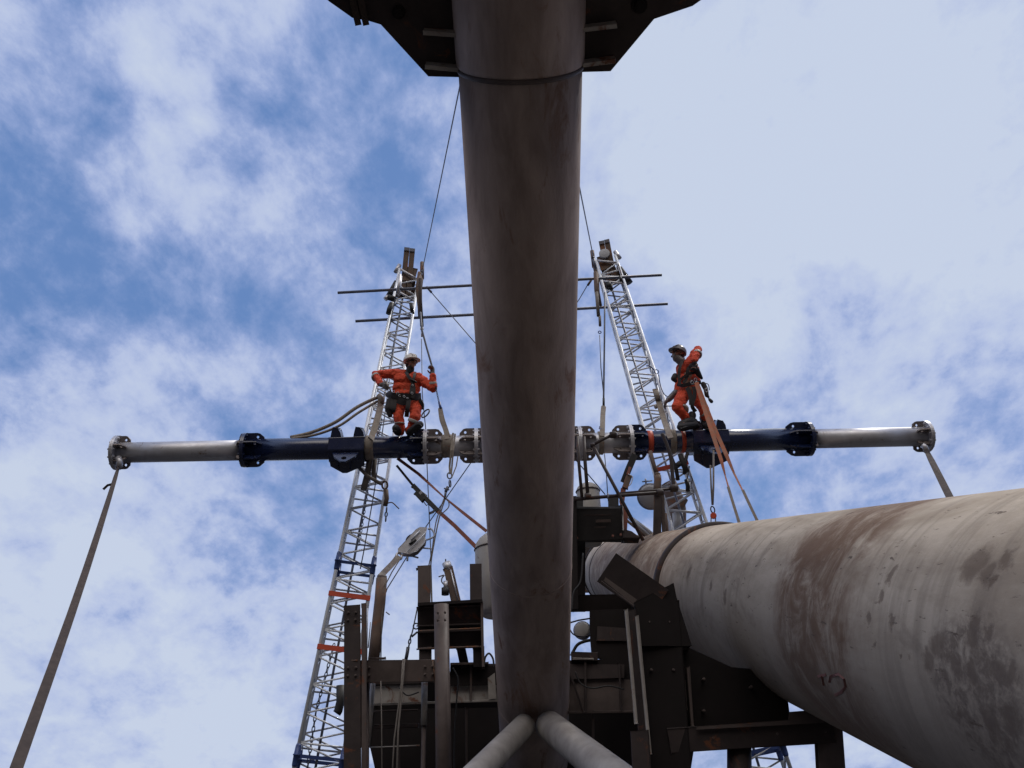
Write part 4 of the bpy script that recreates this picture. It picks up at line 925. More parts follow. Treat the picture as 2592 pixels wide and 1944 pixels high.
def boot(nm, ankle, heel, toe, root, w=.05):
    mb = MB(); limb(mb, [ankle + (ankle - (heel + toe) / 2) * .6, ankle, heel], [.082, .080, .072]); limb(mb, [heel, (heel + toe) / 2, toe], [.070, .076, .070])
    o = remesh(mb.build(nm, 'black', root), .009, 3)
    mb = MB(); d_ = (toe - heel).normalized(); dn = (heel - ankle); dn = (dn - d_ * dn.dot(d_)).normalized(); sd_ = d_.cross(dn); L_ = (toe - heel).length
    c0_ = heel + dn * .05
    loop = [c0_ - d_ * .06 + sd_ * .035, c0_ - d_ * .06 - sd_ * .035, c0_ + d_ * L_ * .5 - sd_ * .04, c0_ + d_ * L_ * .85 - sd_ * .055, c0_ + d_ * (L_ + .055) - sd_ * .03, c0_ + d_ * (L_ + .055) + sd_ * .03, c0_ + d_ * L_ * .85 + sd_ * .055, c0_ + d_ * L_ * .5 + sd_ * .04]
    prism(mb, loop, dn * .024); mb.build('sole', 'black', o, bevel=.005); return o
boot('boot', J(545, 1100, .04), J(525, 1135, -.02), J(497, 1092, -.26), man)
boot('boot', J(690, 1110, .03), J(680, 1135, -.04), J(795, 1050, -.20), man)
# harness
hb = []
mb = MB(); front = -.165
ribbon(mb, smoothpath([J(625, 385, .0), J(640, 430, front + .02), J(690, 500, front - .01), J(715, 560, front - .01), J(720, 650, front - .01), J(700, 720, front)]), .06, .02)
ribbon(mb, smoothpath([J(735, 400, .0), J(725, 450, front + .01), J(710, 510, front - .02), J(690, 580, front - .015), J(680, 660, front - .02)]), .05, .02); mb.build('chest_harness', 'harness', man)
mb = MB(); ribbon(mb, smoothpath([J(400, 650, .06), J(440, 690, -.10), J(540, 700, -.15), J(640, 705, -.165), J(740, 705, -.14), J(805, 700, -.02)]), .13, .02); mb.build('waist_belt', 'harness', man)
for pts, w_ in (([J(470, 740, -.12), J(455, 860, -.14), J(420, 900, -.02)], .12), ([J(660, 740, -.17), J(640, 860, -.16), J(630, 950, -.02)], .08), ([J(790, 730, -.10), J(825, 800, -.06), J(820, 860, .0)], .06), ([J(520, 745, -.16), J(600, 770, -.17), J(650, 745, -.17)], .12)):
    mb = MB(); ribbon(mb, smoothpath(pts), w_, .02); mb.build('leg_strap', 'harness', man)
mb = MB(); limb(mb, [J(425, 760, -.06), J(410, 850, -.08), J(425, 930, -.06)], [.07, .075, .05]); remesh(mb.build('tool_bag', 'harness', man), .012, 4)
for x_, y_, rr in ((705, 562, .016), (698, 660, .020), (600, 700, .018), (520, 660, .022), (470, 640, .018), (640, 722, .014), (430, 610, .016), (545, 690, .02)):
    mb = MB(); torus(mb, J(x_, y_, -.20 if x_ > 560 else -.17), V((.2, -1, -.3)), rr, .006, 12, 6); mb.build('karabiner', 'galv', man)
mb = MB(); capsule(mb, J(680, 490, -.2), .03, J(740, 520, -.2), .03, 10, .6); mb.build('chest_ascender', 'black', man)
mb = MB(); torus(mb, J(865, 910, -.12), V((-.5, -.8, .35)), .075, .014, 22, 8, 1.25, V((-.5, 0, -.8))); mb.build('descender', 'wire', man)
mb = MB(); tube(mb, smoothpath([J(800, 730, -.08), J(840, 790, -.12), J(838, 860, -.12)]), .010, 8); mb.build('lanyard', 'black', man)
mb = MB(); tube(mb, smoothpath([J(340, 490, -.15), J(375, 520, -.22), J(395, 560, -.28), J(440, 640, -.22)]), .012, 8); mb.build('lanyard', 'sling', man)

# ------------------------------------------------------------------ the man on the right
DRR = 13.35
def K(zx, zy, dd=0.0): return P(1600 + zx / 4.607, 840 + zy / 4.607, DRR + dd)
man2 = empty('person', K(680, 1130), 'person in orange coverall with one elbow raised high, crouching on the right clamp bracket', 'person')
hc = K(535, 262, .0); up = (K(560, 180, 0) - K(520, 300, 0)).normalized(); fw = V((-.85, -.45, -.25))
neck, chest, waist, pelv = K(590, 355, .03), K(640, 440, .04), K(655, 590, .04), K(660, 690, .05)
sA, eA, wA = K(665, 370, -.08), K(762, 215, -.12), K(730, 365, -.30)
sB, eB, wB = K(570, 420, .16), K(530, 690, .16), K(425, 790, .10)
hipA, kA, aA = K(600, 735, .0), K(525, 880, -.14), K(660, 1050, .02)
hipB, kB, aB = K(735, 740, .06), K(845, 920, .0), K(850, 1070, .10)
mb = MB(); u_, f_, r_ = head(mb, hc, up, fw, 1.12)
limb(mb, [hc - u_ * .05, neck, chest], [.062, .066, .10]); limb(mb, [sA, eA, wA], [.052, .042, .03]); limb(mb, [sB, eB, wB], [.052, .042, .03]); limb(mb, [sA, chest, sB], [.06, .1, .06])
limb(mb, [chest, waist, pelv], [.12, .11, .12])
for a_ in ((hipA, kA, aA, K(600, 1080, -.14)), (hipB, kB, aB, K(900, 1090, -.08))): limb(mb, [pelv] + list(a_), [.10, .085, .058, .045, .04])
hand(mb, wA, V((-.1, .1, -1)), V((.7, -.6, 0)), V((-.6, -.5, -.3)), 1.05, 1); hand(mb, wB, wB - eB, V((0, -1, .3)), V((-.3, .3, -.8)), 1.05, 1)
remesh(mb.build('body', 'skin', man2), .007, 3)
mb = MB(); capsule(mb, hc + u_ * .03 - f_ * .03, .091, hc - u_ * .01 - f_ * .045, .088, 14); remesh(mb.build('hair', 'hair', man2), .01, 3)
mb = MB(); limb(mb, [hc - u_ * .04 + f_ * .055, hc - u_ * .095 + f_ * .05, hc - u_ * .13 + f_ * .02], [.055, .050, .05]); limb(mb, [hc - u_ * .08, neck + V((-.03, -.03, 0))], [.085, .09]); remesh(mb.build('scarf', 'dhelmet', man2), .01, 4)
eyes(hc, u_, f_, r_, man2, 1.12); helmet(hc, u_, f_, r_, 'dhelmet', man2, 1.2)
mb = MB(); tube(mb, [hc + u_ * .15 + f_ * .01, hc + u_ * .165 - f_ * .05], .02, 8); tube(mb, [hc + u_ * .08 + r_ * .12, hc - u_ * .06 + r_ * .10 + f_ * .05], .02, 8); mb.build('headlamp_strap', 'black', man2)
mb = MB()
limb(mb, [neck + V((0, 0, -.02)), chest], [.085, .14]); capsule(mb, K(600, 450, .03), .12, K(715, 450, .04), .12, 14); capsule(mb, K(610, 560, .04), .115, K(730, 560, .05), .11, 14); capsule(mb, K(620, 660, .05), .12, K(725, 670, .05), .115, 14)
limb(mb, [K(640, 400, .0), sA, eA, wA + V((0, 0, .06))], [.10, .098, .088, .070]); limb(mb, [chest, sB, eB], [.10, .09, .07])
limb(mb, [K(620, 700, .04), hipA, kA, K(600, 970, -.06), K(640, 1030, .0)], [.125, .13, .105, .090, .085]); limb(mb, [K(720, 710, .05), hipB, kB, K(848, 1000, .04)], [.12, .12, .092, .080])
remesh(mb.build('coverall', 'cover', man2), .011, 5, (.045, .09))
ring_band(man2, K(755, 262, -.17), eA - wA, .098, .06); ring_band(man2, K(585, 905, -.08), kA - hipA + V((.1, 0, .05)), .118, .055); ring_band(man2, K(862, 975, .02), V((-.1, 0, 1)), .095, .055)
mb = MB(); limb(mb, [eB + (wB - eB) * .15, wB], [.066, .055]); remesh(mb.build('sleeve', 'dhelmet', man2), .01, 3)
mb = MB(); limb(mb, [wB + (eB - wB) * .2, wB], [.055, .05]); hand(mb, wB, wB - eB, V((0, -1, .3)), V((-.3, .3, -.8)), 1.3, 1); remesh(mb.build('glove', 'glove', man2), .007, 2)
mb = MB(); limb(mb, [wA + V((0, 0, .05)), wA], [.05, .046]); hand(mb, wA, V((-.1, .1, -1)), V((.7, -.6, 0)), V((-.6, -.5, -.3)), 1.25, 1); remesh(mb.build('glove', 'harness', man2), .007, 2)
boot('boot', K(680, 1020, .02), K(735, 1085, -.02), K(565, 1110, -.16), man2); boot('boot', K(850, 1040, .10), K(850, 1095, .08), K(905, 1105, -.08), man2)
mb = MB(); limb(mb, [K(575, 1080, -.1), K(650, 1050, -.06), K(720, 1050, .0)], [.07, .08, .075]); remesh(mb.build('boot_gaiter', 'black', man2), .01, 4)
fr = -.17
for nm, pts, w_ in (('chest_harness', [K(600, 300, -.03), K(560, 400, fr), K(545, 520, fr), K(560, 620, fr)], .055), ('chest_harness', [K(690, 390, fr), K(650, 440, fr - .03), K(640, 520, fr), K(600, 600, fr)], .06),
                ('chest_harness', [K(560, 560, fr), K(660, 490, fr - .02), K(790, 470, -.1)], .05), ('waist_belt', [K(530, 610, -.05), K(600, 625, fr), K(700, 600, fr - .02), K(800, 590, -.08)], .07),
                ('leg_strap', [K(640, 650, fr - .02), K(680, 740, fr - .02), K(690, 850, fr)], .08), ('leg_strap', [K(720, 640, fr - .02), K(730, 740, fr - .02), K(700, 860, fr), K(740, 930, -.08)], .07)):
    mb = MB(); ribbon(mb, smoothpath(pts), w_, .02); mb.build(nm, 'harness', man2)
mb = MB(); limb(mb, [K(500, 510, -.12), K(485, 545, -.13), K(505, 570, -.12)], [.05, .055, .04]); remesh(mb.build('chest_pouch', 'harness', man2), .01, 3)
mb = MB(); limb(mb, [K(700, 400, -.2), K(750, 440, -.2), K(780, 500, -.14), K(810, 540, -.1)], [.06, .055, .05, .03]); remesh(mb.build('shoulder_bag', 'harness', man2), .01, 3)
mb = MB(); limb(mb, [K(830, 610, -.1), K(860, 670, -.12), K(870, 740, -.12), K(890, 760, -.12)], [.05, .045, .04, .025]); remesh(mb.build('tool_bag', 'harness', man2), .01, 3)
mb = MB(); capsule(mb, K(885, 765, -.12), .014, K(915, 795, -.12), .016, 8); capsule(mb, K(905, 790, -.12), .028, K(925, 812, -.12), .034, 10); mb.build('hammer', 'black', man2)
for pts in ([K(830, 600, -.12), K(885, 610, -.14), K(903, 680, -.13)], [K(820, 620, -.12), K(870, 640, -.14), K(885, 700, -.13)]):
    mb = MB(); tube(mb, smoothpath(pts), .008, 8); mb.build('lanyard', 'black', man2)
for x_, y_ in ((740, 560), (700, 590), (755, 600), (865, 680)):
    mb = MB(); torus(mb, K(x_, y_, -.23), V((.2, -1, -.3)), .026, .007, 12, 6, 1.3); mb.build('karabiner', 'galv', man2)

# ================================================================== RIGGING
def one(name, m, label, cat, mb, group=None): return mb.build(name, m, label=label, cat=cat, group=group)
def R_(pix, D, w, m, name, label, cat, sm=0, group=None, n=8):
    mb = MB(); T(mb, pix, D, w, n=n, sm=sm); return one(name, m, label, cat, mb, group)
def S_(pix, D, w, m, name, label, cat, twist=None, group=None, ext=None):
    Ds = D if isinstance(D, (list, tuple)) else [D] * len(pix); pts = [P(x, y, d) for (x, y), d in zip(pix, Ds)]
    mb = MB(); ws = [(w[i] if isinstance(w, (list, tuple)) else w) * mpp(pts[i]) for i in range(len(pts))]; ribbon(mb, pts, ws, .008, twist); return one(name, m, label, cat, mb, group)
# end slings running down towards the camera
mb = MB()
a0, a1, a2 = P(302, 1176, 13.15), P(262, 1330, 11.0), P(20, 1975, 6.2)
pts = [P(302, 1176, 13.15)]
for t_ in (.08, .2, .35, .5, .65, .8, 1.0, 1.12):
    pts.append(P(302, 1176, 13.15).lerp(P(25, 1990, 5.6), t_) + V((0, 0, -.25 * math.sin(math.pi * min(t_, 1)) )))
ribbon(mb, pts, [.065, .070, .075, .08, .08, .08, .08, .08, .08], .012, [1.1, .6, .35, .2, .1, .05, 0, 0, 0]); ls = one('lifting_strap', 'dsling', 'long dark webbing strap from the left beam end down to the lower left corner', 'strap', mb, 'straps from the beam ends')
mb = MB(); T(mb, [(299, 1158), (303, 1168), (302, 1182)], 13.05, 16, n=12); mb.build('shackle', 'galv', ls)
mb = MB(); _q = pts[1].lerp(pts[2], .3); ribbon(mb, [_q, _q + V((-.09, 0, -.02)), _q + V((-.15, 0, -.09))], .04, .006); mb.build('loose_tail', 'dsling', ls)
mb = MB(); pts = [P(2342, 1134, 13.6).lerp(P(2600, 1640, 6.4), t_) for t_ in (0, .1, .3, .6, 1.0)]
p0, p1 = P(2342, 1134, 13.6), P(2406, 1262, 11.0); dd = (p1 - p0); pts = [p0 + dd * t_ for t_ in (0, .3, .7, 1.1, 1.6)]
ribbon(mb, pts, .10, .012, [.9, .4, .1, 0, 0]); ls = one('lifting_strap', 'dsling', 'short-looking dark strap from the right beam end down behind the fat pipe', 'strap', mb, 'straps from the beam ends')
mb = MB(); T(mb, [(2334, 1126), (2342, 1132), (2346, 1144)], 13.5, 14, n=12); mb.build('shackle', 'galv', ls)
# guy wires up to the boom
R_([(1068, 690), (1162, 228), (1180, 140)], [14.0, 7.2, 6.0], 3.6, 'wire', 'guy_wire', 'thin wire from the left mast head up to the left side of the boom', 'wire', group='wires from mast heads to the boom')
R_([(1502, 652), (1466, 470), (1440, 330)], [14.0, 9.5, 7.4], 3.6, 'wire', 'guy_wire', 'thin wire from the right mast head up behind the right side of the boom', 'wire', group='wires from mast heads to the boom')
for x_, y_, x2, y2, lb in ((1068, 686, 1062, 706, 'dark turnbuckle at the left mast head under the guy wire'), (1501, 650, 1508, 680, 'dark turnbuckle at the right mast head under the guy wire')):
    mb = MB(); T(mb, [(x_, y_), (x2, y2)], 14.0, 7, n=10); o = one('turnbuckle', 'scaf', lb, 'turnbuckle', mb); mb = MB(); T(mb, [(x_ - 3, y_ + 2), (x_ + 3, y_ + 4)], 14.0, 8, n=8); mb.build('nut', 'frame', o)
# diagonal stays between the masts behind the boom
R_([(1080, 726), (1092, 740)], 14.1, 6, 'scaf', 'turnbuckle', 'small turnbuckle at the upper end of the left diagonal stay', 'turnbuckle')
R_([(1090, 738), (1196, 860), (1420, 1120), (1532, 1252)], [14.1, 14.2, 14.4, 14.5], 2.8, 'wire', 'stay_wire', 'thin stay wire running from the left mast head down right behind the boom', 'wire', group='crossed stay wires')
R_([(1497, 708), (1488, 722)], 14.1, 6, 'rusty', 'turnbuckle', 'small rusty turnbuckle at the upper end of the right diagonal stay', 'turnbuckle')
R_([(1488, 720), (1467, 756), (1190, 1174), (1070, 1345), (980, 1490), (970, 1520)], [14.1, 14.1, 13.9, 13.6, 13.4, 13.4], 2.8, 'wire', 'stay_wire', 'thin stay wire running from the right mast head down left to the pulley block', 'wire', group='crossed stay wires')
# left fall: hoist rope to the man's hand and chain below
R_([(1064, 790), (1068, 835), (1080, 880), (1092, 922), (1098, 950), (1104, 985)], 13.0, 5, 'wire', 'hoist_rope', 'dark hoist rope from the left mast head to the gloved hand', 'rope')
mb = MB(); chain(mb, [P(1104, 985, 13.0), P(1112, 1022, 13.05)], .028, .007); one('hoist_chain', 'wire', 'short chain between the gripped rope and the grey sling', 'chain', mb)
mb = MB(); T(mb, [(1112, 1018), (1114, 1028), (1116, 1036)], 13.05, 6.5, n=12); one('load_hook', 'blue', 'dark blue hook joining the chain to the grey sling', 'hook', mb)
mb = MB(); pts = [P(1114, 1032, 13.05), P(1118, 1062, 13.0), P(1126, 1084, 12.98), P(1131, 1102, 12.95), P(1132, 1112, 12.93)]; ribbon(mb, smoothpath(pts), [.045] + [.08] * 23 + [.07], .02); pts = [P(1116, 1032, 13.05), P(1122, 1060, 13.05), P(1132, 1090, 13.0), P(1137, 1106, 12.95)]
ribbon(mb, smoothpath(pts), .05, .02); k = one('round_sling', 'sling', 'grey soft sling hanging from the hook down to the silver tube left of the boom', 'sling', mb)
def wrap(x0, x1, w0, m, label, root=None, nm='sling_wrap'):
    c0_, c1_ = bx(x0), bx(x1); mb = MB(); r__ = r_at(x0, w0); L_ = (c1_ - c0_).length
    lathe(mb, c0_, bT, [(0, r__ - .01), (.005, r__ + .006), (L_ * .3, r__ + .012), (L_ * .5, r__ + .004), (L_ * .7, r__ + .012), (L_ - .005, r__ + .006), (L_, r__ - .01)], 36)
    return mb.build(nm, m, root) if root else mb.build(nm, m, label=label, cat='sling', group='slings choked round the beam')
wrap(1118, 1148, 57, 'sling', 'grey sling choked round the silver tube just left of the boom')
wrap(926, 948, 60, 'sling', 'brown sling choked round the navy tube below the left man\'s tool bag')
wrap(1513, 1526, 57, 'sling', 'narrow grey sling choked round the silver tube right of the boom')
wrap(1692, 1708, 60, 'sling', 'dusty sling choked round the navy tube in front of the right mast')
# tails of the sling and the shackle below it
mb = MB(); ribbon(mb, [P(1147, 1096, 12.95), P(1142, 1140, 12.92), P(1138, 1180, 13.0), P(1139, 1200, 13.0)], .035, .012); ribbon(mb, [P(1152, 1098, 12.95), P(1147, 1140, 12.92), P(1144, 1180, 13.0), P(1142, 1200, 13.0)], .03, .012)
ribbon(mb, [P(1159, 1155, 13.1), P(1155, 1180, 13.1), P(1144, 1208, 13.0)], .02, .012); one('sling_tail', 'sling', 'pair of grey sling legs dropping from the silver tube to the shackle', 'sling', mb)
mb = MB(); torus(mb, P(1138, 1204, 13.0), V((.3, -1, 0)), .04, .013, 14, 6, 1.4); torus(mb, P(1139, 1224, 13.0), V((1, -.3, 0)), .04, .012, 14, 6, 1.5); T(mb, [(1134, 1232), (1128, 1245)], 13.0, 8, n=10); T(mb, [(1124, 1236), (1137, 1240)], 13.0, 4); T(mb, [(1129, 1240), (1126, 1262)], 13.0, 6, n=10)
one('shackle', 'scaf', 'steel shackle and swivel under the grey sling legs left of the boom', 'shackle', mb)
R_([(1127, 1262), (1112, 1310), (1098, 1380), (1090, 1440), (1093, 1530)], 13.0, 3.4, 'rope', 'fall_rope', 'right-hand rope of the pair dropping from the shackle to the stub post', 'rope', 1)
R_([(1124, 1262), (1104, 1320), (1094, 1390), (1084, 1438)], 13.0, 3.0, 'rope', 'fall_rope', 'left-hand rope of the pair dropping from the shackle to the stub post', 'rope', 1)
R_([(1127, 1258), (1136, 1272), (1134, 1286), (1116, 1302)], 12.98, 2.8, 'rope', 'rope_bight', 'small slack loop of rope beside the shackle', 'rope', 1)
R_([(1067, 858), (1069, 1000), (1079, 1100), (1081, 1180), (1085, 1270), (1090, 1390), (1094, 1530)], 13.45, 2.4, 'wire', 'plumb_wire', 'hair-thin wire hanging straight down between the left man and the boom', 'wire')
mb = MB(); T(mb, [(1068, 836), (1068, 852)], 13.45, 5, n=10); torus(mb, P(1068, 832, 13.45), V((0, 1, 0)), .03, .01, 12, 6); one('swivel', 'galv', 'small swivel at the top of the hair-thin hanging wire', 'swivel', mb)
R_([(1064, 706), (1064, 760), (1068, 826)], 13.7, 9, 'dsling', 'head_sling', 'dark doubled sling hanging from the left mast head', 'sling')
# left swag of doubled brown sling
R_([(735, 1107), (790, 1094), (850, 1068), (905, 1030), (958, 1006), (966, 1018)], [13.3, 13.3, 13.25, 13.3, 13.5, 13.5], 9, 'sling', 'round_sling', 'upper strand of the brown sling pair swagging left from the mast', 'sling', 1, 'brown sling pair')
R_([(738, 1110), (800, 1100), (858, 1078), (908, 1044), (955, 1016)], [13.25, 13.25, 13.2, 13.25, 13.5], 7, 'sling', 'round_sling', 'lower strand of the brown sling pair swagging left from the mast', 'sling', 1, 'brown sling pair')
mb = MB(); ribbon(mb, smoothpath([P(964, 1004, 13.5), P(962, 1030, 13.4), P(952, 1070, 13.2), P(942, 1102, 13.05), P(938, 1112, 12.95)]), .11, .03, .3); T(mb, [(958, 1000), (968, 1010), (966, 1022)], 13.45, 13, n=12)
one('choker_sling', 'sling', 'thick brown sling leg beside the left man from mast to navy tube', 'sling', mb)
# left mast hangers under the beam
mb = MB(); T(mb, [(936, 1160), (930, 1200), (920, 1240)], 13.6, 16, n=12); T(mb, [(950, 1160), (946, 1196), (948, 1215)], 13.6, 12, n=12); T(mb, [(905, 1180), (930, 1205), (965, 1225)], 13.5, 9); one('sling_bundle', 'rope', 'bundle of dusty slings bunched between beam and left mast', 'sling', mb)
mb = MB(); torus(mb, P(974, 1228, 13.6), V((.4, -1, 0)), .05, .018, 16, 8, 1.5); T(mb, [(977, 1240), (979, 1262), (975, 1280)], 13.6, 12, n=12); T(mb, [(978, 1275), (992, 1272), (1006, 1284), (1010, 1288)], 13.6, 3, sm=1)
o = one('chain_hoist', 'rusty', 'rusty hook and small hoist body hanging on the left mast under the beam', 'hoist', mb)
mb = MB(); chain(mb, [P(979, 1284, 13.6), P(976, 1320, 13.6)], .045, .012); mb.build('load_chain', 'wire', o)
mb = MB(); chain(mb, [P(846, 1630, 13.9), P(800, 1800, 13.95), P(770, 2000, 13.95)], .05, .009); one('loose_chain', 'wire', 'rusty chain hanging down inside the lower left mast', 'chain', mb)
mb = MB(); chain(mb, [P(966, 1060, 14.2), P(938, 1200, 14.2), P(908, 1380, 14.2)], .04, .007); one('loose_chain', 'wire', 'fine chain hanging inside the left mast behind the beam', 'chain', mb)
R_([(1000, 860), (948, 1240), (920, 1400), (912, 1440)], 13.7, 3, 'wire', 'tag_line', 'dark thin line running down across the left mast lacing', 'line')
mb = MB(); T(mb, [(862, 1735), (862, 1775), (856, 1800), (852, 1806)], 13.6, 22, n=14); one('canvas_bag', 'black', 'dark elongated bag hanging on the lower left mast beside the post', 'bag', mb)
# ratchet straps
ra = S_([(1006, 1160), (1060, 1200), (1120, 1255), (1175, 1300), (1232, 1345)], [13.6, 13.5, 13.3, 13.1, 13.0], 8, 'rstrap', 'ratchet_strap', 'upper faded red ratchet strap from the left mast to behind the boom', 'strap', [0, .5, 1.2, .5, .2], 'red ratchet straps')
rb = S_([(1004, 1178), (1030, 1210), (1048, 1232)], 13.55, 6, 'dsling', 'ratchet_strap', 'lower red ratchet strap with a black ratchet handle left of the boom', 'strap', .3, 'red ratchet straps')
mb = MB(); ribbon(mb, [P(1105, 1290, 13.3), P(1150, 1330, 13.1), P(1216, 1396, 12.95)], .065, .01, .1); mb.build('lower_webbing', 'rstrap', rb)
mb = MB(); beam3(mb, P(1046, 1230, 13.5), P(1110, 1294, 13.3), .075, .05); mb.build('ratchet_body', 'black', rb, bevel=.008)
mb = MB(); beam3(mb, P(1052, 1248, 13.45), P(1072, 1268, 13.4), .07, .05); mb.build('ratchet_handle', 'black', rb, bevel=.006)
mb = MB(); beam3(mb, P(1062, 1246, 13.42), P(1078, 1258, 13.42), .08, .03); mb.build('spool', 'galv', rb); mb = MB(); T(mb, [(1066, 1262), (1080, 1280), (1084, 1276)], 13.4, 2.5); mb.build('wire_clip', 'wire', rb)
mb = MB(); ribbon(mb, [P(1102, 1290, 13.3), P(1096, 1296, 13.3), P(1086, 1300, 13.3)], .045, .008); mb.build('loose_tail', 'scaf', rb)
rc = S_([(1607, 1150), (1590, 1190), (1578, 1222)], 12.6, 17, 'black', 'ratchet_strap', 'dark and red ratchet strap from the beam down past the floodlight', 'strap', .2, 'red ratchet straps')
mb = MB(); ribbon(mb, [P(1595, 1182, 12.55), P(1584, 1216, 12.52), P(1576, 1240, 12.5)], .045, .01); mb.build('red_webbing', 'rstrap', rc)
mb = MB(); beam3(mb, P(1592, 1205, 12.5), P(1582, 1236, 12.5), .09, .06); mb.build('ratchet_body', 'rusty', rc, bevel=.008); mb = MB(); T(mb, [(1590, 1200), (1601, 1207), (1598, 1222), (1592, 1230)], 12.45, 2.6, sm=1); mb.build('ratchet_handle', 'galv', rc)
mb = MB(); ribbon(mb, [P(1578, 1236, 12.5), P(1574, 1270, 12.5), P(1583, 1300, 12.5), P(1580, 1350, 12.5)], .085, .01); mb.build('lower_webbing', 'rstrap', rc)
# snatch block
sb = empty('snatch_block', P(1040, 1370, 12.7), 'silver snatch block tilted on a brown strap left of the boom', 'pulley block')
def blk(x, y, dd=0.0): return P(960 + x / 9.217, 1280 + y / 9.217, 12.7 + dd)
for dd, pts_, m_, nm in ((.0, [(440, 1010), (860, 560), (950, 510), (1110, 520), (1060, 800), (1030, 880), (830, 1080), (700, 1130), (560, 1100), (440, 1080)], 'galv', 'side_plate'),
                     (.12, [(520, 1130), (560, 1180), (780, 1190), (900, 1130), (1080, 920), (1100, 800), (1080, 760), (700, 1060)], 'galvd', 'side_plate')):
    mb = MB(); prism(mb, [blk(x, y, dd) for x, y in pts_], V((0, .03, 0))); pl_ = mb.build(nm, m_, sb, bevel=.006)
mb = MB(); T(mb, [(960 + 660 / 9.217, 1280 + 1070 / 9.217), (960 + 1100 / 9.217, 1280 + 600 / 9.217)], 12.66, 2.4); T(mb, [(960 + 740 / 9.217, 1280 + 1110 / 9.217), (960 + 880 / 9.217, 1280 + 1060 / 9.217), (960 + 1060 / 9.217, 1280 + 860 / 9.217), (960 + 1080 / 9.217, 1280 + 760 / 9.217)], 12.66, 1.8); mb.build('raised_rib', 'alu', sb)
mb = MB(); T(mb, [(960 + 740 / 9.217, 1280 + 800 / 9.217), (960 + 940 / 9.217, 1280 + 590 / 9.217)], 12.67, 3.6, n=10); mb.build('rib', 'alu', sb)
mb = MB(); T(mb, [(960 + 700 / 9.217, 1280 + 900 / 9.217), (960 + 860 / 9.217, 1280 + 790 / 9.217)], 12.67, 6, n=12); mb.build('slot', 'black', sb)
mb = MB(); c = blk(800, 850, .06); lathe(mb, c - V((0, .04, 0)), V((0, 1, 0)), [(0, .13), (.04, .11), (.08, .13)], 24); mb.build('sheave', 'black', sb)
mb = MB(); T(mb, [(1083, 1340), (1090, 1338), (1097, 1346), (1100, 1356), (1092, 1362), (1080, 1367)], 12.74, 4.5, n=10, sm=1); mb.build('becket', 'alud', sb)
mb = MB(); T(mb, [(1070, 1387), (1092, 1389)], 12.8, 4); mb.build('pin', 'alud', sb); mb = MB(); T(mb, [(1032, 1408), (1031, 1420)], 12.75, 5, n=10); mb.build('pin', 'alud', sb); mb = MB(); T(mb, [(1045, 1408), (1059, 1412)], 12.78, 4.5, n=10); mb.build('pin', 'scaf', sb)
mb = MB(); torus(mb, P(1010, 1408, 12.7), V((.5, -1, .3)), .045, .02, 14, 8, 1.3); mb.build('shackle', 'galv', sb)
mb = MB(); ribbon(mb, smoothpath([P(1008, 1408, 12.7), P(996, 1424, 12.55), P(975, 1446, 12.2), P(962, 1460, 11.95)]), .09, .03); one('choker_sling', 'sling', 'brown sling from the snatch block down to the rusty leaning tube', 'sling', mb)
R_([(1016, 1410), (992, 1448), (972, 1488), (966, 1560), (964, 1672)], 11.85, 3, 'rope', 'fall_rope', 'thin rope running down the right side of the rusty leaning tube', 'rope')
# chain and hooks left of the channel frame
R_([(1057, 1536), (1046, 1590), (1041, 1610)], 11.9, 3.5, 'wire', 'fall_rope', 'short dark wire slanting beside the channel beams', 'wire')
mb = MB(); torus(mb, P(1053, 1585, 11.9), V((0, 1, .3)), .04, .01, 12, 6); T(mb, [(1042, 1612), (1056, 1600)], 11.9, 5); chain(mb, [P(1040, 1608, 11.9), P(1034, 1640, 11.9)], .035, .010); T(mb, [(1033, 1638), (1031, 1652), (1027, 1672)], 11.9, 9, n=12)
one('chain_hook', 'wire', 'short chain and black hook hanging left of the channel beams', 'hook', mb)
R_([(1024, 1668), (1020, 1720), (1008, 1850), (1000, 2100)], 11.3, 5, 'rope', 'fall_rope', 'right strand of the slanting rope in front of the dark deck box', 'rope')
R_([(1020, 1668), (1016, 1730), (998, 1870), (985, 2100)], 11.3, 4, 'rope', 'fall_rope', 'left strand of the slanting rope in front of the dark deck box', 'rope')
R_([(964, 1724), (966, 1830), (968, 2150)], 11.3, 3, 'rope', 'fall_rope', 'single straight rope in front of the dark deck box', 'rope')
# orange strap from the right man
S_([(1761, 968), (1780, 1025), (1802, 1092), (1826, 1166), (1836, 1205), (1856, 1275), (1878, 1345)], [13.05, 13.0, 12.85, 12.75, 12.75, 12.6, 12.5], [8, 10, 11, 9, 5, 6, 9], 'ostrap', 'orange_strap', 'left leg of the orange strap dropping from the right man to the fat pipe', 'strap', [0, 0, .2, .4, 1.1, .6, 0], 'orange strap legs')
S_([(1765, 968), (1788, 1030), (1812, 1092), (1838, 1150), (1858, 1198), (1890, 1262), (1925, 1335)], [13.08, 13.03, 12.9, 12.8, 12.78, 12.65, 12.5], [7, 9, 10, 10, 7, 5, 9], 'ostrap', 'orange_strap', 'right leg of the orange strap dropping from the right man to the fat pipe', 'strap', [0, 0, .1, .3, .9, 1.1, 0], 'orange strap legs')
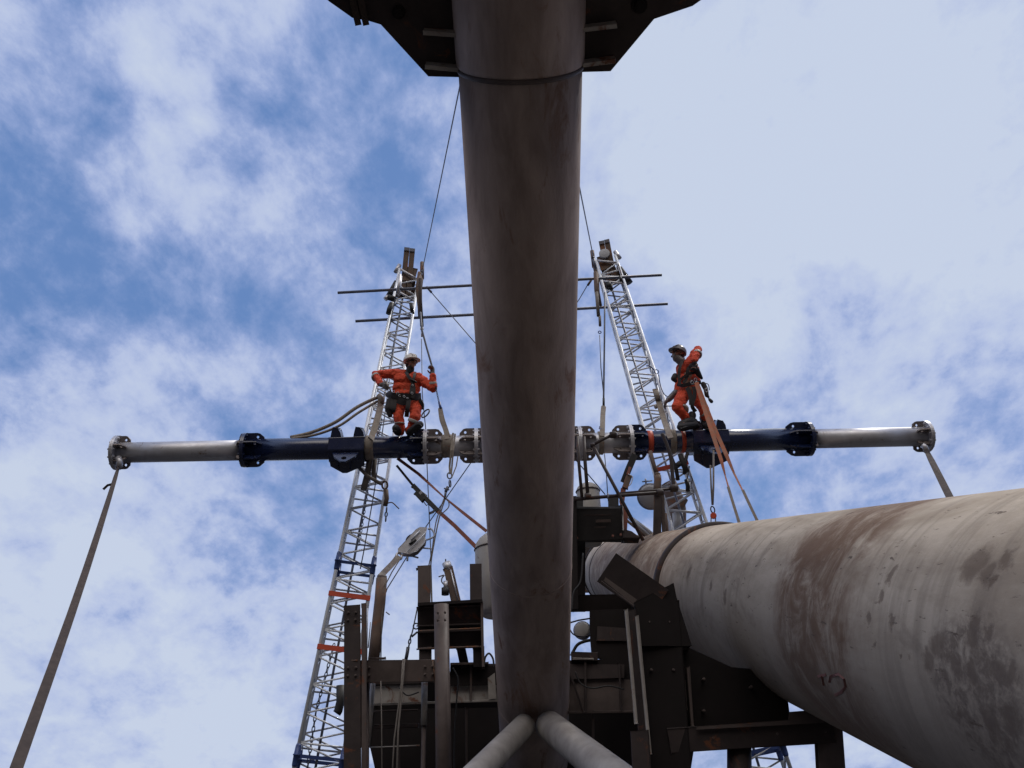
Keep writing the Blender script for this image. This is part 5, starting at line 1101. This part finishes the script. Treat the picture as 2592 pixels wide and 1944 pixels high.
# hook on double rope under the right bracket
for _p, _D, _w, _l in (([(1843, 1232), (1856, 1275), (1878, 1345)], 12.62, 7, 'left'), ([(1880, 1240), (1892, 1266), (1925, 1335)], 12.64, 7, 'right')):
    S_(_p, [_D, _D - .06, _D - .16], _w, 'sling', 'webbing_sleeve', 'pale grey webbing sleeve over the lower end of the %s orange strap leg' % _l, 'sleeve', .2, 'grey sleeves on the orange strap legs')
R_([(1798, 1178), (1800, 1230), (1803, 1278)], 12.9, 4.5, 'rope', 'hoist_rope', 'left strand of the rope pair holding the orange hook block', 'rope', group='ropes of the orange hook block')
R_([(1806, 1140), (1806, 1230), (1804, 1278)], 12.85, 5, 'rope', 'hoist_rope', 'right strand of the rope pair holding the orange hook block', 'rope', group='ropes of the orange hook block')
hb_ = empty('hook_block', P(1805, 1306, 12.85), 'small orange hook block hanging above the fat pipe', 'hook')
mb = MB(); torus(mb, P(1804, 1290, 12.85), V((.2, -1, 0)), .035, .011, 14, 7, 1.6); mb.build('eye', 'black', hb_)
mb = MB(); c = P(1805, 1306, 12.85); lathe(mb, c - V((0, .03, 0)), V((.2, 1, .1)), [(0, .045), (.01, .052), (.05, .052), (.06, .045)], 20); mb.build('sheave_cheek', 'red', hb_)
mb = MB(); T(mb, [(1800, 1310), (1799, 1340)], 12.85, 3); T(mb, [(1811, 1310), (1812, 1340)], 12.85, 3); mb.build('tail_rope', 'rope', hb_)
# right fall from the mast head
mb = MB(); T(mb, [(1518, 800), (1519, 825)], 13.7, 7, n=10); T(mb, [(1510, 740), (1515, 800)], 13.7, 9, n=10); one('head_sling', 'rope', 'tan doubled sling hanging from the right mast head', 'sling', mb)
mb = MB(); torus(mb, P(1518, 841, 13.6), V((0, -1, 0)), .028, .010, 14, 7); one('eye_ring', 'blue', 'small dark ring under the right mast head sling', 'ring', mb)
R_([(1518, 848), (1521, 930), (1528, 1000)], 13.6, 2.4, 'wire', 'fall_wire', 'thin wire under the small ring right of the boom', 'wire')
R_([(1531, 740), (1530, 860), (1528, 1000), (1528, 1022)], 13.55, 4.5, 'wire', 'hoist_rope', 'dark hoist rope from the right mast head down to the pale sling', 'rope')
mb = MB(); T(mb, [(1528, 1008), (1528, 1030)], 13.5, 6, n=10); one('load_hook', 'black', 'black hook joining hoist rope and pale sling right of the boom', 'hook', mb)
mb = MB(); ribbon(mb, smoothpath([P(1528, 1028, 13.45), P(1526, 1050, 13.3), P(1525, 1080, 13.1), P(1524, 1104, 12.98)]), [.05] + [.09] * 17 + [.08], .02, .1); one('round_sling', 'sling', 'pale sling hanging from the hook to the silver tube right of the boom', 'sling', mb)
mb = MB(); ribbon(mb, [P(1520, 1080, 13.1), P(1519, 1086, 13.05)], .05, .01); one('cloth_tag', 'blue', 'tiny blue tag on the pale sling right of the boom', 'tag', mb)
R_([(1530, 1148), (1535, 1200), (1538, 1250)], 13.1, 2.4, 'wire', 'plumb_wire', 'hair-thin wire hanging below the silver tube right of the boom', 'wire')
# rope work and slings on the right mast
mb = MB(); torus(mb, P(1662, 941, 13.6), V((.2, -1, -.2)), .042, .009, 18, 7); T(mb, [(1636, 926), (1645, 927), (1656, 936)], 13.6, 3.4, sm=1); T(mb, [(1667, 948), (1671, 972), (1680, 996), (1692, 1005)], 13.55, 2.6, sm=1); one('anchor_ring', 'blue', 'blue rope ring and lanyard on the right mast level with the man\'s chest', 'ring', mb)
mb = MB(); ribbon(mb, smoothpath([P(1658, 985, 13.7), P(1668, 1020, 13.6), P(1680, 1060, 13.4), P(1692, 1095, 13.1), P(1698, 1110, 13.0)]), .10, .03, .2); T(mb, [(1660, 990), (1666, 1012)], 13.6, 14, n=12); T(mb, [(1658, 1032), (1664, 1028)], 13.6, 9)
one('choker_sling', 'sling', 'brown sling on the right mast leading down to the navy tube', 'sling', mb)
R_([(1682, 1027), (1690, 1028), (1704, 1028)], 13.4, 2.8, 'wire', 'short_lanyard', 'short dark lanyard from the right man\'s glove to his knee', 'lanyard')
mb = MB(); T(mb, [(1722, 1150), (1728, 1170), (1738, 1195)], 13.4, 14, n=12); T(mb, [(1740, 1146), (1734, 1172), (1732, 1200)], 13.4, 9, n=10); T(mb, [(1712, 1180), (1722, 1172)], 13.4, 14, n=10); T(mb, [(1696, 1150), (1712, 1190), (1716, 1215)], 13.5, 10, n=10); one('sling_bundle', 'harness', 'dark bunched slings between the navy tube and the right mast', 'sling', mb)
mb = MB(); T(mb, [(1648, 1152), (1660, 1195), (1668, 1230)], 13.5, 11, n=10); one('strut_tube', 'frame', 'dark strut from the navy tube down along the right mast', 'tube', mb)
mb = MB(); T(mb, [(1749, 1204), (1753, 1214), (1749, 1226)], 13.7, 2.4, sm=1); one('cord_loop', 'wire', 'tiny cord loop beside the right mast chord', 'cord', mb)

# bits hanging on the left mast head
fl = empty('mast_camera', P(984, 756, 14.0), 'small black camera housing sticking out left of the left mast head', 'camera')
mb = MB(); T(mb, [(982, 752), (1000, 758)], 14.0, 15, n=14); mb.build('housing', 'black', fl)
mb = MB(); T(mb, [(975, 758), (983, 750)], 14.0, 12, n=12); mb.build('hood', 'galv', fl)
mb = MB(); T(mb, [(992, 768), (986, 782), (983, 794)], 14.0, 13, n=14); one('fender_bag', 'black', 'black teardrop bag hanging just under the left mast camera', 'bag', mb)
for pts, m_, w_, lb in (([(1062, 690), (1056, 730), (1062, 780), (1063, 800)], 'rusty', 10, 'brown doubled strop down the right side of the left mast head'),
                    ([(1012, 695), (1010, 720), (1006, 745)], 'galv', 9, 'pale strop wrapped on the left side of the left mast head'),
                    ([(1040, 768), (1043, 790)], 'black', 9, 'short black strop dangling inside the left mast head'),
                    ([(1508, 690), (1510, 735), (1516, 770)], 'rusty', 12, 'brown doubled strop down the left side of the right mast head'),
                    ([(1540, 716), (1542, 730)], 'black', 15, 'short black strop bunched inside the right mast head'),
                    ([(1568, 700), (1574, 712)], 'black', 8, 'tiny black shackle on the right edge of the right mast head')):
    mb = MB(); T(mb, pts, 13.95, w_, n=10); T(mb, [(x + w_ * .4, y + 4) for x, y in pts], 14.0, w_ * .55, n=8); one('head_strop', m_, lb, 'strop', mb, 'strops on the mast heads')
